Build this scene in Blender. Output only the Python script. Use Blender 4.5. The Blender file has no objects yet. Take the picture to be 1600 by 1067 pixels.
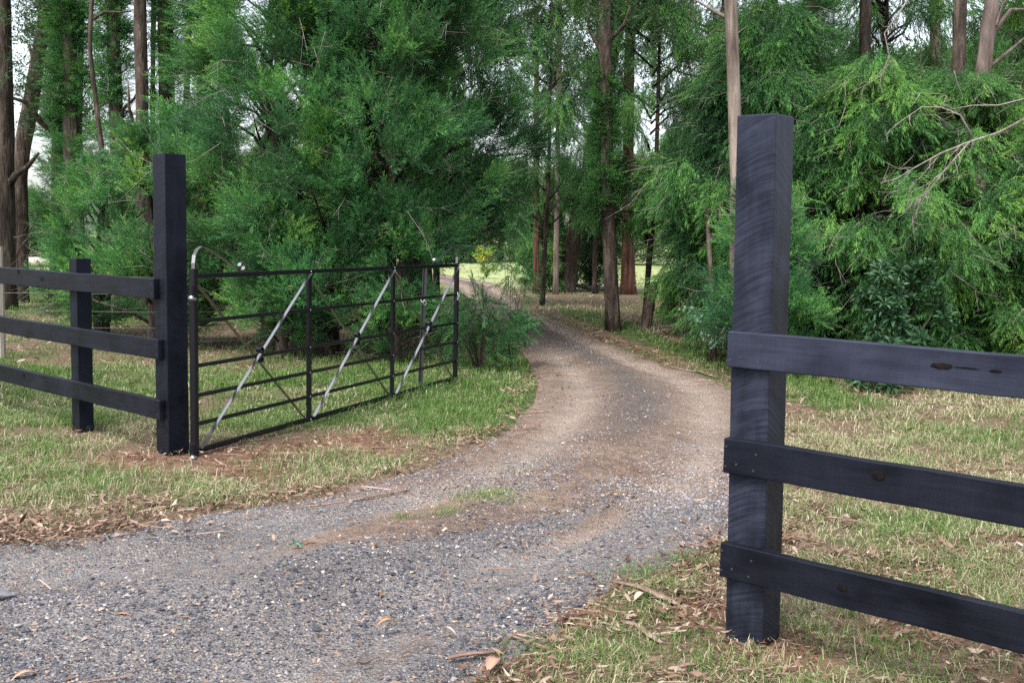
import bpy, math, random
import numpy as np
from mathutils import Vector, Matrix

# ------------------------------------------------------------------ camera, sky, sun, exposure
S = bpy.context.scene
COL = S.collection
F_PX, PITCH, ROLL, EYE = 1648.5, .0979, .0212, 1.71
cam_d = bpy.data.cameras.new("camera")
cam_d.sensor_width = 36.0
cam_d.lens = 36.0 * F_PX / 1600.0
cam_d.clip_end = 1500
cam = bpy.data.objects.new("camera", cam_d)
COL.objects.link(cam)
cam.matrix_world = Matrix.Translation((0, 0, EYE)) @ Matrix.Rotation(math.pi / 2 - PITCH, 4, 'X') @ Matrix.Rotation(ROLL, 4, 'Z')
S.camera = cam
SUN_EL, SUN_AZ = math.radians(60), math.radians(215)     # azimuth clockwise from +Y: behind the camera, a little left
w = bpy.data.worlds.new("World")
S.world = w
w.use_nodes = True
nt = w.node_tree
nt.nodes.clear()
sky = nt.nodes.new("ShaderNodeTexSky")
sky.sky_type = 'NISHITA'
sky.sun_disc = False
sky.sun_elevation = SUN_EL
sky.sun_rotation = SUN_AZ
sky.air_density = 1.0
sky.dust_density = 3.0
hs = nt.nodes.new("ShaderNodeHueSaturation")
hs.inputs['Saturation'].default_value = .42
bg = nt.nodes.new("ShaderNodeBackground")
bg.inputs['Strength'].default_value = .15
wo = nt.nodes.new("ShaderNodeOutputWorld")
nt.links.new(sky.outputs[0], hs.inputs['Color'])
nt.links.new(hs.outputs[0], bg.inputs['Color'])
nt.links.new(bg.outputs[0], wo.inputs['Surface'])
sl = bpy.data.lights.new("sun", 'SUN')
sl.energy = 1.5
sl.angle = math.radians(18)
sl.color = (1.0, .96, .9)
so = bpy.data.objects.new("sun", sl)
COL.objects.link(so)
sd = Vector((math.sin(SUN_AZ) * math.cos(SUN_EL), math.cos(SUN_AZ) * math.cos(SUN_EL), math.sin(SUN_EL)))
so.rotation_euler = sd.to_track_quat('Z', 'Y').to_euler()
so.location = (0, -5, 30)
S.view_settings.view_transform = 'Standard'
S.view_settings.look = 'None'
S.view_settings.exposure = 1.55
S.cycles.use_denoising = False
S.cycles.max_bounces = 6
S.cycles.diffuse_bounces = 3
S.cycles.glossy_bounces = 2
S.cycles.transmission_bounces = 3
S.cycles.caustics_reflective = False
S.cycles.caustics_refractive = False

# ------------------------------------------------------------------ helpers
RNG = np.random.default_rng(7)
random.seed(7)
_cp, _sp, _cr, _sr = math.cos(PITCH), math.sin(PITCH), math.cos(ROLL), math.sin(ROLL)


def _ray(px, py):
    X = (px - 800) / F_PX
    U = (533.5 - py) / F_PX
    x = X * _cr - U * _sr
    u = X * _sr + U * _cr
    return np.array([x, _cp + u * _sp, -_sp + u * _cp])


def G(px, py, z=0.0):          # a photograph pixel on the ground
    d = _ray(px, py)
    return np.array([0, 0, EYE]) + d * ((z - EYE) / d[2])


def D(px, py, Y):              # a photograph pixel at a known distance
    d = _ray(px, py)
    return np.array([0, 0, EYE]) + d * (Y / d[1])


def vnoise(x, y, seed=0):      # smooth value noise in 0..1
    x = np.asarray(x, float)
    y = np.asarray(y, float)
    xi, yi = np.floor(x).astype(np.int64), np.floor(y).astype(np.int64)
    fx, fy = x - xi, y - yi
    fx, fy = fx * fx * (3 - 2 * fx), fy * fy * (3 - 2 * fy)

    def h(a, b):
        n = (a * 374761393 + b * 668265263 + seed * 974634777) & 0x7fffffff
        n = ((n ^ (n >> 13)) * 1274126177) & 0x7fffffff
        return ((n ^ (n >> 16)) & 0xffff) / 65535.0
    return (h(xi, yi) * (1 - fx) + h(xi + 1, yi) * fx) * (1 - fy) + (h(xi, yi + 1) * (1 - fx) + h(xi + 1, yi + 1) * fx) * fy


def sstep(a, b, x):
    t = np.clip((x - a) / (b - a), 0, 1)
    return t * t * (3 - 2 * t)


def link(name, me, mat, parent=None):
    o = bpy.data.objects.new(name, me)
    COL.objects.link(o)
    if mat is not None and len(me.materials) == 0:
        me.materials.append(mat)
    if parent is not None:
        o.parent = parent
    return o


def tag(o, label=None, cat=None, group=None, kind=None):
    for k, v in (('label', label), ('category', cat), ('group', group), ('kind', kind)):
        if v:
            o[k] = v
    return o


def empty(name, loc, rz=0.0):
    o = bpy.data.objects.new(name, None)
    COL.objects.link(o)
    o.location = loc
    o.rotation_euler = (0, 0, rz)
    o.empty_display_size = .2
    return o


def tri_mesh(name, V, attrs=None):
    """V: (M,3,3) free triangles; attrs: name -> (M,) float per face."""
    m = len(V)
    me = bpy.data.meshes.new(name)
    me.vertices.add(3 * m)
    me.vertices.foreach_set('co', np.ascontiguousarray(V, np.float32).ravel())
    me.loops.add(3 * m)
    me.loops.foreach_set('vertex_index', np.arange(3 * m, dtype=np.int32))
    me.polygons.add(m)
    me.polygons.foreach_set('loop_start', np.arange(0, 3 * m, 3, dtype=np.int32))
    for k, a in (attrs or {}).items():
        at = me.attributes.new(k, 'FLOAT', 'FACE')
        at.data.foreach_set('value', np.ascontiguousarray(a, np.float32))
    me.update(calc_edges=True)
    return me


class MB:
    def __init__(self):
        self.v, self.f = [], []

    def add(self, vs, fs):
        b = len(self.v)
        self.v += [tuple(map(float, p)) for p in vs]
        self.f += [tuple(b + i for i in q) for q in fs]

    def box(self, x0, x1, y0, y1, z0, z1):
        self.add([(x0, y0, z0), (x1, y0, z0), (x1, y1, z0), (x0, y1, z0), (x0, y0, z1), (x1, y0, z1), (x1, y1, z1), (x0, y1, z1)],
                 [(0, 3, 2, 1), (4, 5, 6, 7), (0, 1, 5, 4), (1, 2, 6, 5), (2, 3, 7, 6), (3, 0, 4, 7)])

    def tube(self, pts, rad, n=8, cap=True):
        pts = [Vector(p) for p in pts]
        if not hasattr(rad, '__len__'):
            rad = [rad] * len(pts)
        rings = []
        ref = None
        for i, p in enumerate(pts):
            t = (pts[min(i + 1, len(pts) - 1)] - pts[max(i - 1, 0)])
            if t.length < 1e-9:
                t = Vector((0, 0, 1))
            t.normalize()
            if ref is None:
                ref = t.orthogonal().normalized()
            ref = (ref - t * ref.dot(t))
            ref = ref.normalized() if ref.length > 1e-6 else t.orthogonal().normalized()
            b = t.cross(ref)
            rr = rad[i]
            rings.append([p + (ref * math.cos(2 * math.pi * k / n) + b * math.sin(2 * math.pi * k / n)) * (rr[k] if hasattr(rr, '__len__') else rr) for k in range(n)])
        vs = [q for r_ in rings for q in r_]
        fs = []
        for i in range(len(pts) - 1):
            for k in range(n):
                a, c = i * n + k, i * n + (k + 1) % n
                fs.append((a, c, c + n, a + n))
        if cap:
            fs.append(tuple(range(n - 1, -1, -1)))
            fs.append(tuple(len(vs) - n + k for k in range(n)))
        self.add(vs, fs)

    def strip(self, pts, w, th):
        """flat bar along pts in the local xz plane, width w along y, thickness th."""
        pts = [Vector(p) for p in pts]
        vs = []
        for i, p in enumerate(pts):
            t = (pts[min(i + 1, len(pts) - 1)] - pts[max(i - 1, 0)]).normalized()
            nrm = Vector((-t.z, 0, t.x)) * (th / 2)
            for a, b in ((-1, -1), (1, -1), (1, 1), (-1, 1)):
                vs.append(p + Vector((0, a * w / 2, 0)) + nrm * b)
        fs = []
        for i in range(len(pts) - 1):
            for k in range(4):
                a, c = i * 4 + k, i * 4 + (k + 1) % 4
                fs.append((a, c, c + 4, a + 4))
        n = len(vs)
        fs += [(3, 2, 1, 0), (n - 4, n - 3, n - 2, n - 1)]
        self.add(vs, fs)

    def mesh(self, name, smooth=False):
        me = bpy.data.meshes.new(name)
        me.from_pydata(self.v, [], self.f)
        if smooth:
            me.polygons.foreach_set('use_smooth', [True] * len(me.polygons))
        me.update()
        return me

    def build(self, name, mat, parent=None, smooth=False, bevel=0, seg=2):
        o = link(name, self.mesh(name, smooth), mat, parent)
        if bevel:
            b = o.modifiers.new('bevel', 'BEVEL')
            b.width = bevel
            b.segments = seg
            b.limit_method = 'ANGLE'
            b.angle_limit = math.radians(50)
        return o


# ------------------------------------------------------------------ materials
class NT:
    def __init__(self, name):
        self.m = bpy.data.materials.new(name)
        self.m.use_nodes = True
        self.t = self.m.node_tree
        self.b = self.t.nodes['Principled BSDF']

    def n(self, typ, **kw):
        x = self.t.nodes.new('ShaderNode' + typ)
        for k, v in kw.items():
            if k in x.inputs.keys() if isinstance(k, str) else False:
                x.inputs[k].default_value = v
            else:
                setattr(x, k, v)
        return x

    def l(self, a, b):
        self.t.links.new(a, b)

    def coord(self, scale=(1, 1, 1), loc=(0, 0, 0), kind='Object'):
        c = self.n('TexCoord')
        mp = self.n('Mapping')
        mp.inputs['Scale'].default_value = scale
        mp.inputs['Location'].default_value = loc
        self.l(c.outputs[kind], mp.inputs[0])
        return mp.outputs[0]

    def noise(self, vec, scale, detail=4, rough=.6, dist=0):
        x = self.n('TexNoise')
        x.inputs['Scale'].default_value = scale
        x.inputs['Detail'].default_value = detail
        x.inputs['Roughness'].default_value = rough
        x.inputs['Distortion'].default_value = dist
        if vec is not None:
            self.l(vec, x.inputs['Vector'])
        return x.outputs['Fac']

    def ramp(self, fac, stops, interp='LINEAR'):
        r = self.n('ValToRGB')
        r.color_ramp.interpolation = interp
        e = r.color_ramp.elements
        while len(e) < len(stops):
            e.new(.5)
        for i, (p, c) in enumerate(stops):
            e[i].position = p
            e[i].color = (c[0], c[1], c[2], 1) if hasattr(c, '__len__') else (c, c, c, 1)
        if fac is not None:
            self.l(fac, r.inputs[0])
        return r.outputs[0]

    def mix(self, fac, a, b, mode='MIX'):
        x = self.n('Mix', data_type='RGBA', blend_type=mode)
        for s, v in ((0, fac), (6, a), (7, b)):
            if hasattr(v, 'links') or isinstance(v, bpy.types.NodeSocket):
                self.l(v, x.inputs[s])
            elif s == 0:
                x.inputs[0].default_value = v
            else:
                x.inputs[s].default_value = (*v, 1)
        return x.outputs[2]

    def math(self, op, a, b=0.0, clamp=False):
        x = self.n('Math', operation=op)
        x.use_clamp = clamp
        for s, v in ((0, a), (1, b)):
            if isinstance(v, bpy.types.NodeSocket):
                self.l(v, x.inputs[s])
            else:
                x.inputs[s].default_value = v
        return x.outputs[0]

    def attr(self, name):
        a = self.n('Attribute')
        a.attribute_name = name
        return a

    def bump(self, h, strength=.3, dist=.01):
        b = self.n('Bump')
        b.inputs['Strength'].default_value = strength
        b.inputs['Distance'].default_value = dist
        self.l(h, b.inputs['Height'])
        self.l(b.outputs[0], self.b.inputs['Normal'])

    def out(self, color=None, rough=.7, spec=.3):
        if isinstance(color, bpy.types.NodeSocket):
            self.l(color, self.b.inputs['Base Color'])
        elif color:
            self.b.inputs['Base Color'].default_value = (*color, 1)
        if isinstance(rough, bpy.types.NodeSocket):
            self.l(rough, self.b.inputs['Roughness'])
        else:
            self.b.inputs['Roughness'].default_value = rough
        self.b.inputs['Specular IOR Level'].default_value = spec
        return self.m


def wood_mat(name, vertical, lo, hi, saw='band', spec=.5, rough=.5):
    t = NT(name)
    long_ = t.coord((1.2, 9, 9) if not vertical else (9, 9, 1.2))
    fine = t.coord((3, 60, 60) if not vertical else (60, 60, 3))
    g1 = t.noise(long_, 2.2, 5, .6, .6)
    g2 = t.noise(fine, 1.5, 3, .6)
    blot = t.noise(t.coord((1, 1, 1)), 3.5, 3, .55)
    v = t.coord()
    sp = t.n('SeparateXYZ')
    t.l(v, sp.inputs[0])
    cb = t.n('CombineXYZ')
    if saw == 'ring':                      # uneven circular-saw arcs climbing the post
        xx = t.math('ADD', sp.outputs[0], -.03)
        ph = t.math('ADD', sp.outputs[2], t.math('MULTIPLY', t.math('MULTIPLY', xx, xx), 1.5))
        ph = t.math('ADD', ph, t.math('MULTIPLY', sp.outputs[1], .7))
        ph = t.math('ADD', ph, t.math('MULTIPLY', t.noise(t.coord(), 4, 2, .5), .03))
        t.l(t.math('MULTIPLY', ph, 75), cb.inputs[0])
        t.l(t.math('MULTIPLY', sp.outputs[0], 5), cb.inputs[1])
    else:
        t.l(t.math('MULTIPLY', sp.outputs[0], 110), cb.inputs[0])
        t.l(t.math('MULTIPLY', sp.outputs[2], 6), cb.inputs[1])
    saw_n = t.ramp(t.noise(cb.outputs[0], 1.0, 2, .5), [(.38, 0), (.62, 1)])
    f = t.math('ADD', t.math('MULTIPLY', g1, .5), t.math('MULTIPLY', blot, .55))
    f = t.math('ADD', f, t.math('MULTIPLY', t.math('MULTIPLY', saw_n, t.ramp(blot, [(.35, .15), (.65, 1)])), .27 if saw == 'ring' else .06))
    c = t.ramp(f, [(.35, lo), (.62, [(a + b) / 2 for a, b in zip(lo, hi)]), (.85, hi)])
    h = t.math('ADD', t.math('MULTIPLY', saw_n, .22 if saw == 'ring' else .25), t.math('MULTIPLY', g2, .7))
    t.bump(h, .3, .004)
    r = t.math('ADD', t.math('MULTIPLY', blot, .3), rough - .15)
    t.b.inputs['Specular Tint'].default_value = (.58, .69, 1, 1)
    return t.out(c, r, spec)


def metal_mat(name, col, rough, metallic=0.0, spec=.5):
    t = NT(name)
    nz = t.noise(t.coord(), 40, 3, .6)
    t.b.inputs['Metallic'].default_value = metallic
    c = t.ramp(nz, [(.3, [x * .8 for x in col]), (.7, [x * 1.15 for x in col])])
    return t.out(c, t.math('ADD', t.math('MULTIPLY', nz, .2), rough - .1), spec)


def bark_mat(name, cols, stretch=.25, scale=9, bump=.8, fissure=0.0):
    t = NT(name)
    v = t.coord((1, 1, stretch))
    n1 = t.noise(v, scale, 6, .65, .4)
    n2 = t.noise(t.coord((1, 1, .5)), 1.3, 4, .6)
    vor = t.n('TexVoronoi', feature='DISTANCE_TO_EDGE')
    vor.inputs['Scale'].default_value = scale * 1.3
    t.l(v, vor.inputs['Vector'])
    f = t.math('ADD', t.math('MULTIPLY', n1, .6), t.math('MULTIPLY', n2, .45))
    c = t.ramp(f, [(.41, cols[0]), (.53, cols[1]), (.65, cols[2])])
    h = t.math('ADD', n1, t.math('MULTIPLY', t.math('MINIMUM', vor.outputs[0], .25), 2 * fissure))
    t.bump(h, bump, .03)
    return t.out(c, .9, .15)


def leaf_mat(name, stops, transl=.3, rough=.55, spec=.25, drift=False):
    t = NT(name)
    a = t.attr('tint')
    oi = t.n('ObjectInfo')
    f = t.math('ADD', a.outputs['Fac'], t.math('MULTIPLY', t.math('SUBTRACT', oi.outputs['Random'], .5), .16))
    c = t.ramp(f, stops)
    if drift:
        nz = t.noise(t.coord(), .8, 2, .5)
        k = t.math('ADD', t.math('MULTIPLY', oi.outputs['Random'], .16), t.math('MULTIPLY', nz, 1.0))
        c = t.mix(.55, c, t.ramp(k, [(.3, (.72, .92, 1.2)), (.62, (1.0, 1.0, 1.0)), (.95, (1.55, 1.12, .72))]), 'MULTIPLY')
    t.out(c, rough, spec)
    tr = t.n('BsdfTranslucent')
    ms = t.n('MixShader')
    ms.inputs[0].default_value = transl
    c2 = t.mix(.3, c, (.2, .4, .04), 'MIX')
    t.l(c2, tr.inputs[0])
    t.l(t.b.outputs[0], ms.inputs[1])
    t.l(tr.outputs[0], ms.inputs[2])
    t.l(ms.outputs[0], t.t.nodes['Material Output'].inputs[0])
    return t.m


M = {}
M['post'] = wood_mat('black_sawn_post', True, (.002, .0021, .003), (.030, .034, .052), 'ring', .26, .48)
M['post_dark'] = wood_mat('darker_black_post', True, (.002, .0021, .003), (.011, .012, .019), 'ring', .2, .5)  # darker tone of the sawn black, for the left fence posts
M['rail_pale'] = wood_mat('paler_black_rail', False, (.010, .0105, .017), (.042, .046, .072), 'band', .36, .45)  # top right rail: paler, bluer tone than the other rails
M['rail'] = wood_mat('black_sawn_rail', False, (.002, .0021, .003), (.014, .015, .0235), 'band', .23, .45)
M['knot'] = bark_mat('knot_wood', [(.002, .002, .002), (.005, .004, .004), (.02, .011, .007)], 1, 30, .6)
M['grey_wood'] = bark_mat('weathered_grey_wood', [(.16, .14, .12), (.3, .27, .23), (.42, .38, .33)], .12, 12, .6)
M['gate'] = metal_mat('satin_black_paint', (.006, .006, .009), .32, 0, .28)
M['brace'] = metal_mat('gloss_black_enamel', (.012, .012, .016), .26, 0, .5)
for l_ in list(M['brace'].node_tree.nodes['Principled BSDF'].inputs['Roughness'].links):
    M['brace'].node_tree.links.remove(l_)
M['brace'].node_tree.nodes['Principled BSDF'].inputs['Roughness'].default_value = .24
M['brace'].node_tree.nodes['Principled BSDF'].inputs['IOR'].default_value = 3.4
M['zinc'] = metal_mat('galvanised_steel', (.42, .44, .47), .4, 1.0)
M['white'] = metal_mat('white_chain_paint', (.42, .42, .42), .4)
M['picket'] = metal_mat('dark_bitumen_steel', (.025, .026, .03), .5)
M['rope'] = metal_mat('black_rubber', (.012, .012, .012), .7)
M['wire'] = metal_mat('dull_fence_wire', (.16, .15, .14), .6, .6)
M['bark_dark'] = bark_mat('dark_bark', [(.018, .013, .01), (.055, .042, .034), (.13, .105, .085)], .2, 10, 1, .6)
M['bark_gum'] = bark_mat('brown_gum_bark', [(.028, .021, .017), (.085, .064, .052), (.19, .15, .125)], .22, 9, 1, .6)
M['bark_red'] = bark_mat('red_stringy_bark', [(.03, .016, .012), (.10, .048, .034), (.2, .11, .08)], .06, 16, 1, .8)
M['bark_pale'] = bark_mat('pale_gum_bark', [(.085, .066, .054), (.20, .158, .132), (.33, .275, .235)], .10, 10, .9, .3)
M['bark_pink'] = bark_mat('pinkish_gum_bark', [(.06, .045, .04), (.14, .108, .095), (.25, .205, .18)], .15, 7, .6, .2)
M['dead'] = bark_mat('dead_grey_wood', [(.10, .085, .075), (.2, .175, .155), (.31, .28, .25)], .2, 20, .5)
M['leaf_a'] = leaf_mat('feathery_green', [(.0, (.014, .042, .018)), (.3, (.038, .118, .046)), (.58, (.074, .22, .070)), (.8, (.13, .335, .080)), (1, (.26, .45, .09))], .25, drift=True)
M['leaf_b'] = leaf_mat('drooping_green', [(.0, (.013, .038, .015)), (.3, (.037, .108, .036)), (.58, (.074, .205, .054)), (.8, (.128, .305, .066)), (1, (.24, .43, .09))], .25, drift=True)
M['leaf_gum'] = leaf_mat('gum_leaf_green', [(.05, (.022, .042, .022)), (.5, (.055, .10, .05)), (.95, (.12, .18, .08))])
M['leaf_far'] = leaf_mat('distant_green', [(.05, (.035, .07, .035)), (.5, (.07, .14, .06)), (.95, (.15, .25, .09))])  # lighter leaf green, slight distance haze put into the colour
M['leaf_broad'] = leaf_mat('broad_glossy_leaf', [(.05, (.010, .030, .014)), (.6, (.026, .075, .030)), (.9, (.05, .13, .045)), (1, (.2, .40, .05))], .15, .45, .3)
M['leaf_sap'] = leaf_mat('blue_green_leaf', [(.05, (.08, .16, .11)), (.6, (.16, .30, .2)), (.95, (.3, .45, .28))], .3)
M['leaf_yel'] = leaf_mat('yellow_bush_leaf', [(.05, (.1, .2, .04)), (.55, (.22, .34, .05)), (.8, (.6, .5, .04)), (1, (.8, .65, .03))], .3)
M['grass'] = leaf_mat('grass_blades', [(.0, (.055, .125, .03)), (.35, (.125, .21, .055)), (.6, (.22, .24, .10)), (.8, (.36, .32, .20)), (1, (.52, .47, .34))], .3, .6, .2)
M['litter'] = leaf_mat('dry_leaf_litter', [(.0, (.05, .026, .018)), (.3, (.12, .065, .043)), (.55, (.22, .14, .10)), (.8, (.34, .25, .195)), (1, (.46, .40, .34))], .12, .6, .2)
M['barkstrip'] = bark_mat('shed_bark', [(.12, .075, .06), (.25, .165, .135), (.38, .29, .25)], 1, 14, .6)
M['clay'] = bark_mat('orange_clay', [(.2, .10, .04), (.36, .2, .08), (.5, .33, .17)], 1, 9, .5)


def stone_mat():
    t = NT('crushed_stone')
    a = t.attr('tint')
    c = t.ramp(a.outputs['Fac'], [(0, (.035, .038, .050)), (.35, (.086, .086, .103)), (.55, (.16, .155, .165)), (.74, (.30, .295, .30)), (.84, (.27, .17, .11)), (.92, (.40, .29, .20)), (1, (.68, .65, .60))])
    nz = t.noise(t.coord(), 160, 2, .6)
    c = t.mix(.35, c, t.ramp(nz, [(.3, .6), (.7, 1.25)]), 'MULTIPLY')
    return t.out(c, .75, .3)


M['stone'] = stone_mat()


def drive_mat():
    t = NT('gravel_drive')
    p = t.coord()
    near = t.attr('gravel').outputs['Fac']      # 1 loose blue-grey gravel .. 0 packed sandy dirt
    trk = t.attr('track').outputs['Fac']        # 1 in wheel tracks
    mid = t.attr('mid').outputs['Fac']          # 1 in dark middle strip
    vor = t.n('TexVoronoi')
    vor.inputs['Scale'].default_value = 75
    t.l(p, vor.inputs['Vector'])
    sep = t.n('SeparateColor')
    t.l(vor.outputs['Color'], sep.inputs[0])
    stone = t.ramp(sep.outputs[0], [(0, (.07, .075, .09)), (.4, (.15, .155, .175)), (.7, (.25, .245, .26)), (.88, (.36, .26, .18)), (1, (.5, .48, .45))])
    n1 = t.noise(p, 1.4, 6, .6)
    n2 = t.noise(p, 9, 5, .65)
    n3 = t.noise(p, 60, 3, .6)
    dirt = t.ramp(n2, [(.3, (.095, .058, .038)), (.5, (.18, .115, .078)), (.72, (.27, .19, .14))])
    pale = t.ramp(n3, [(.3, (.225, .168, .13)), (.7, (.43, .35, .288))])
    packed = t.mix(t.math('MULTIPLY', trk, .8), dirt, pale)
    darkm = t.ramp(n3, [(.3, (.035, .031, .028)), (.7, (.12, .105, .092))])
    packed = t.mix(t.math('MULTIPLY', mid, t.ramp(n2, [(.36, .2), (.55, 1)])), packed, darkm)
    packed = t.mix(.2, packed, stone)
    fac = t.ramp(t.math('ADD', near, t.math('MULTIPLY', t.math('SUBTRACT', n2, .5), .9)), [(.35, 0), (.65, 1)])
    gr = t.mix(.12, t.mix(.55, stone, t.ramp(n3, [(.3, (.07, .068, .07)), (.7, (.17, .165, .165))])), pale)
    c = t.mix(fac, packed, gr)
    c = t.mix(.5, c, t.ramp(n1, [(.35, .5), (.65, 1.2)]), 'MULTIPLY')
    t.bump(t.math('ADD', vor.outputs['Distance'], t.math('ADD', n3, t.math('MULTIPLY', n2, 2.0))), .9, .02)
    return t.out(c, .92, .15)


M['drive'] = drive_mat()


def ground_mat():
    t = NT('verge_ground')
    p = t.coord()
    green = t.attr('green').outputs['Fac']
    red = t.attr('soil').outputs['Fac']
    far = t.attr('far').outputs['Fac']
    n1 = t.noise(p, .9, 6, .6)
    n2 = t.noise(p, 7, 6, .7)
    n3 = t.noise(p, 45, 4, .65)
    base = t.ramp(n3, [(.28, (.045, .032, .022)), (.48, (.12, .085, .058)), (.7, (.25, .19, .135))])
    gr = t.ramp(n3, [(.3, (.025, .05, .014)), (.6, (.06, .10, .028)), (.8, (.14, .15, .065))])
    redc = t.ramp(n2, [(.3, (.075, .04, .027)), (.55, (.165, .095, .065)), (.75, (.28, .20, .145))])
    gf = t.ramp(t.math('ADD', green, t.math('MULTIPLY', t.math('SUBTRACT', n2, .5), .9)), [(.3, 0), (.75, .85)])
    c = t.mix(gf, base, gr)
    rf = t.ramp(t.math('ADD', red, t.math('MULTIPLY', t.math('SUBTRACT', n2, .5), .7)), [(.3, 0), (.6, 1)])
    c = t.mix(rf, c, redc)
    farc = t.ramp(n1, [(.3, (.19, .24, .10)), (.55, (.28, .32, .15)), (.75, (.36, .36, .22))])
    c = t.mix(far, c, farc)
    c = t.mix(.5, c, t.ramp(n1, [(.3, .75), (.7, 1.15)]), 'MULTIPLY')
    t.bump(t.math('ADD', n3, n2), .8, .03)
    return t.out(c, .95, .1)


M['ground'] = ground_mat()

# ------------------------------------------------------------------ the drive's outline and the ground sheet
LE = np.array([(-14, .6), (-6, 3.9), (-2.75, 5.58), (-1.93, 6.32), (-.95, 7.35), (-.25, 8.7), (.02, 10.06), (.27, 12.33), (.0, 16.8), (-.95, 23), (-1.75, 33.4), (-2.9, 39), (-7, 48), (-14, 58)], float)
RE = np.array([(-9, -4.5), (-2.5, 1.0), (-.07, 3.92), (.53, 5.06), (1.3, 5.95), (2.1, 8.3), (2.6, 10.5), (2.62, 12.71), (1.92, 15.72), (1.2, 20.71), (.45, 25.4), (-.25, 34), (-.75, 40), (-4.5, 51), (-12, 62)], float)


def resample(P, n):
    # smooth Catmull-Rom through the points, n samples by arc length
    Q = []
    for i in range(len(P) - 1):
        p0, p1, p2, p3 = P[max(i - 1, 0)], P[i], P[i + 1], P[min(i + 2, len(P) - 1)]
        for s in np.linspace(0, 1, 24, endpoint=False):
            Q.append(.5 * ((2 * p1) + (-p0 + p2) * s + (2 * p0 - 5 * p1 + 4 * p2 - p3) * s ** 2 + (-p0 + 3 * p1 - 3 * p2 + p3) * s ** 3))
    Q.append(P[-1])
    Q = np.array(Q)
    d = np.r_[0, np.cumsum(np.hypot(*np.diff(Q, axis=0).T))]
    # spacing grows with distance
    wgt = 1 / (.6 + np.maximum(Q[:, 1], 2) * .12)
    c = np.r_[0, np.cumsum(np.diff(d) * (wgt[1:] + wgt[:-1]) / 2)]
    s = np.linspace(0, c[-1], n)
    return np.c_[np.interp(s, c, Q[:, 0]), np.interp(s, c, Q[:, 1])]


NS = 340
LS, RS = resample(LE, NS), resample(RE, NS)
POLY = np.r_[LS, RS[::-1]]


def inside_drive(x, y):
    ins = np.zeros(len(x), bool)
    n = len(POLY)
    P = POLY[::3]
    n = len(P)
    for i in range(n):
        x0, y0 = P[i]
        x1, y1 = P[(i + 1) % n]
        if y0 == y1:
            continue
        c = ((y0 > y) != (y1 > y)) & (x < (x1 - x0) * (y - y0) / (y1 - y0) + x0)
        ins ^= c
    return ins


def dist_line(x, y, P):
    d = np.full(len(x), 1e9)
    P = P[::4]
    for (x0, y0), (x1, y1) in zip(P[:-1], P[1:]):
        ex, ey = x1 - x0, y1 - y0
        L2 = ex * ex + ey * ey + 1e-9
        t = np.clip(((x - x0) * ex + (y - y0) * ey) / L2, 0, 1)
        d = np.minimum(d, np.hypot(x - x0 - t * ex, y - y0 - t * ey))
    return d


def drive_info(x, y):
    """signed distance (positive on the drive), distance to left edge, distance to right edge"""
    x = np.asarray(x, float).ravel()
    y = np.asarray(y, float).ravel()
    dl, dr = dist_line(x, y, LS), dist_line(x, y, RS)
    ins = inside_drive(x, y)
    return np.where(ins, 1, -1) * np.minimum(dl, dr), dl, dr


def gz(x, y):
    x = np.asarray(x, float)
    y = np.asarray(y, float)
    amp = np.clip(1.5 - y / 40, .4, 1)
    calm = 1 - np.exp(-((x - 1.1) ** 2 + (y - 4.4) ** 2) / .5) - np.exp(-((x + 2.6) ** 2 + (y - 7.95) ** 2) / .5)
    return calm * amp * (.05 * (vnoise(x * .7, y * .7, 3) - .5) + .024 * (vnoise(x * 3.1, y * 3.1, 4) - .5))


BLOBS_SOIL = [(-2.75, 7.75, .45, 1), (-2.2, 8.0, .45, 1), (-1.7, 8.35, .5, .9), (-1.25, 8.9, .45, .85), (-1.1, 8.3, .4, .7), (-1.9, 7.5, .45, .7), (-3.3, 7.3, .4, .6), (-4.2, 6.9, .5, .55), (1.15, 4.25, .33, .75), (1.75, 4.5, .3, .7), (.95, 4.75, .22, .9), (2.0, 3.9, .4, .5)]


def soil(x, y):
    s = np.zeros(np.shape(x))
    for bx, by, r, a in BLOBS_SOIL:
        s = np.maximum(s, a * np.exp(-((x - bx) ** 2 + (y - by) ** 2) / r ** 2))
    return s


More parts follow.
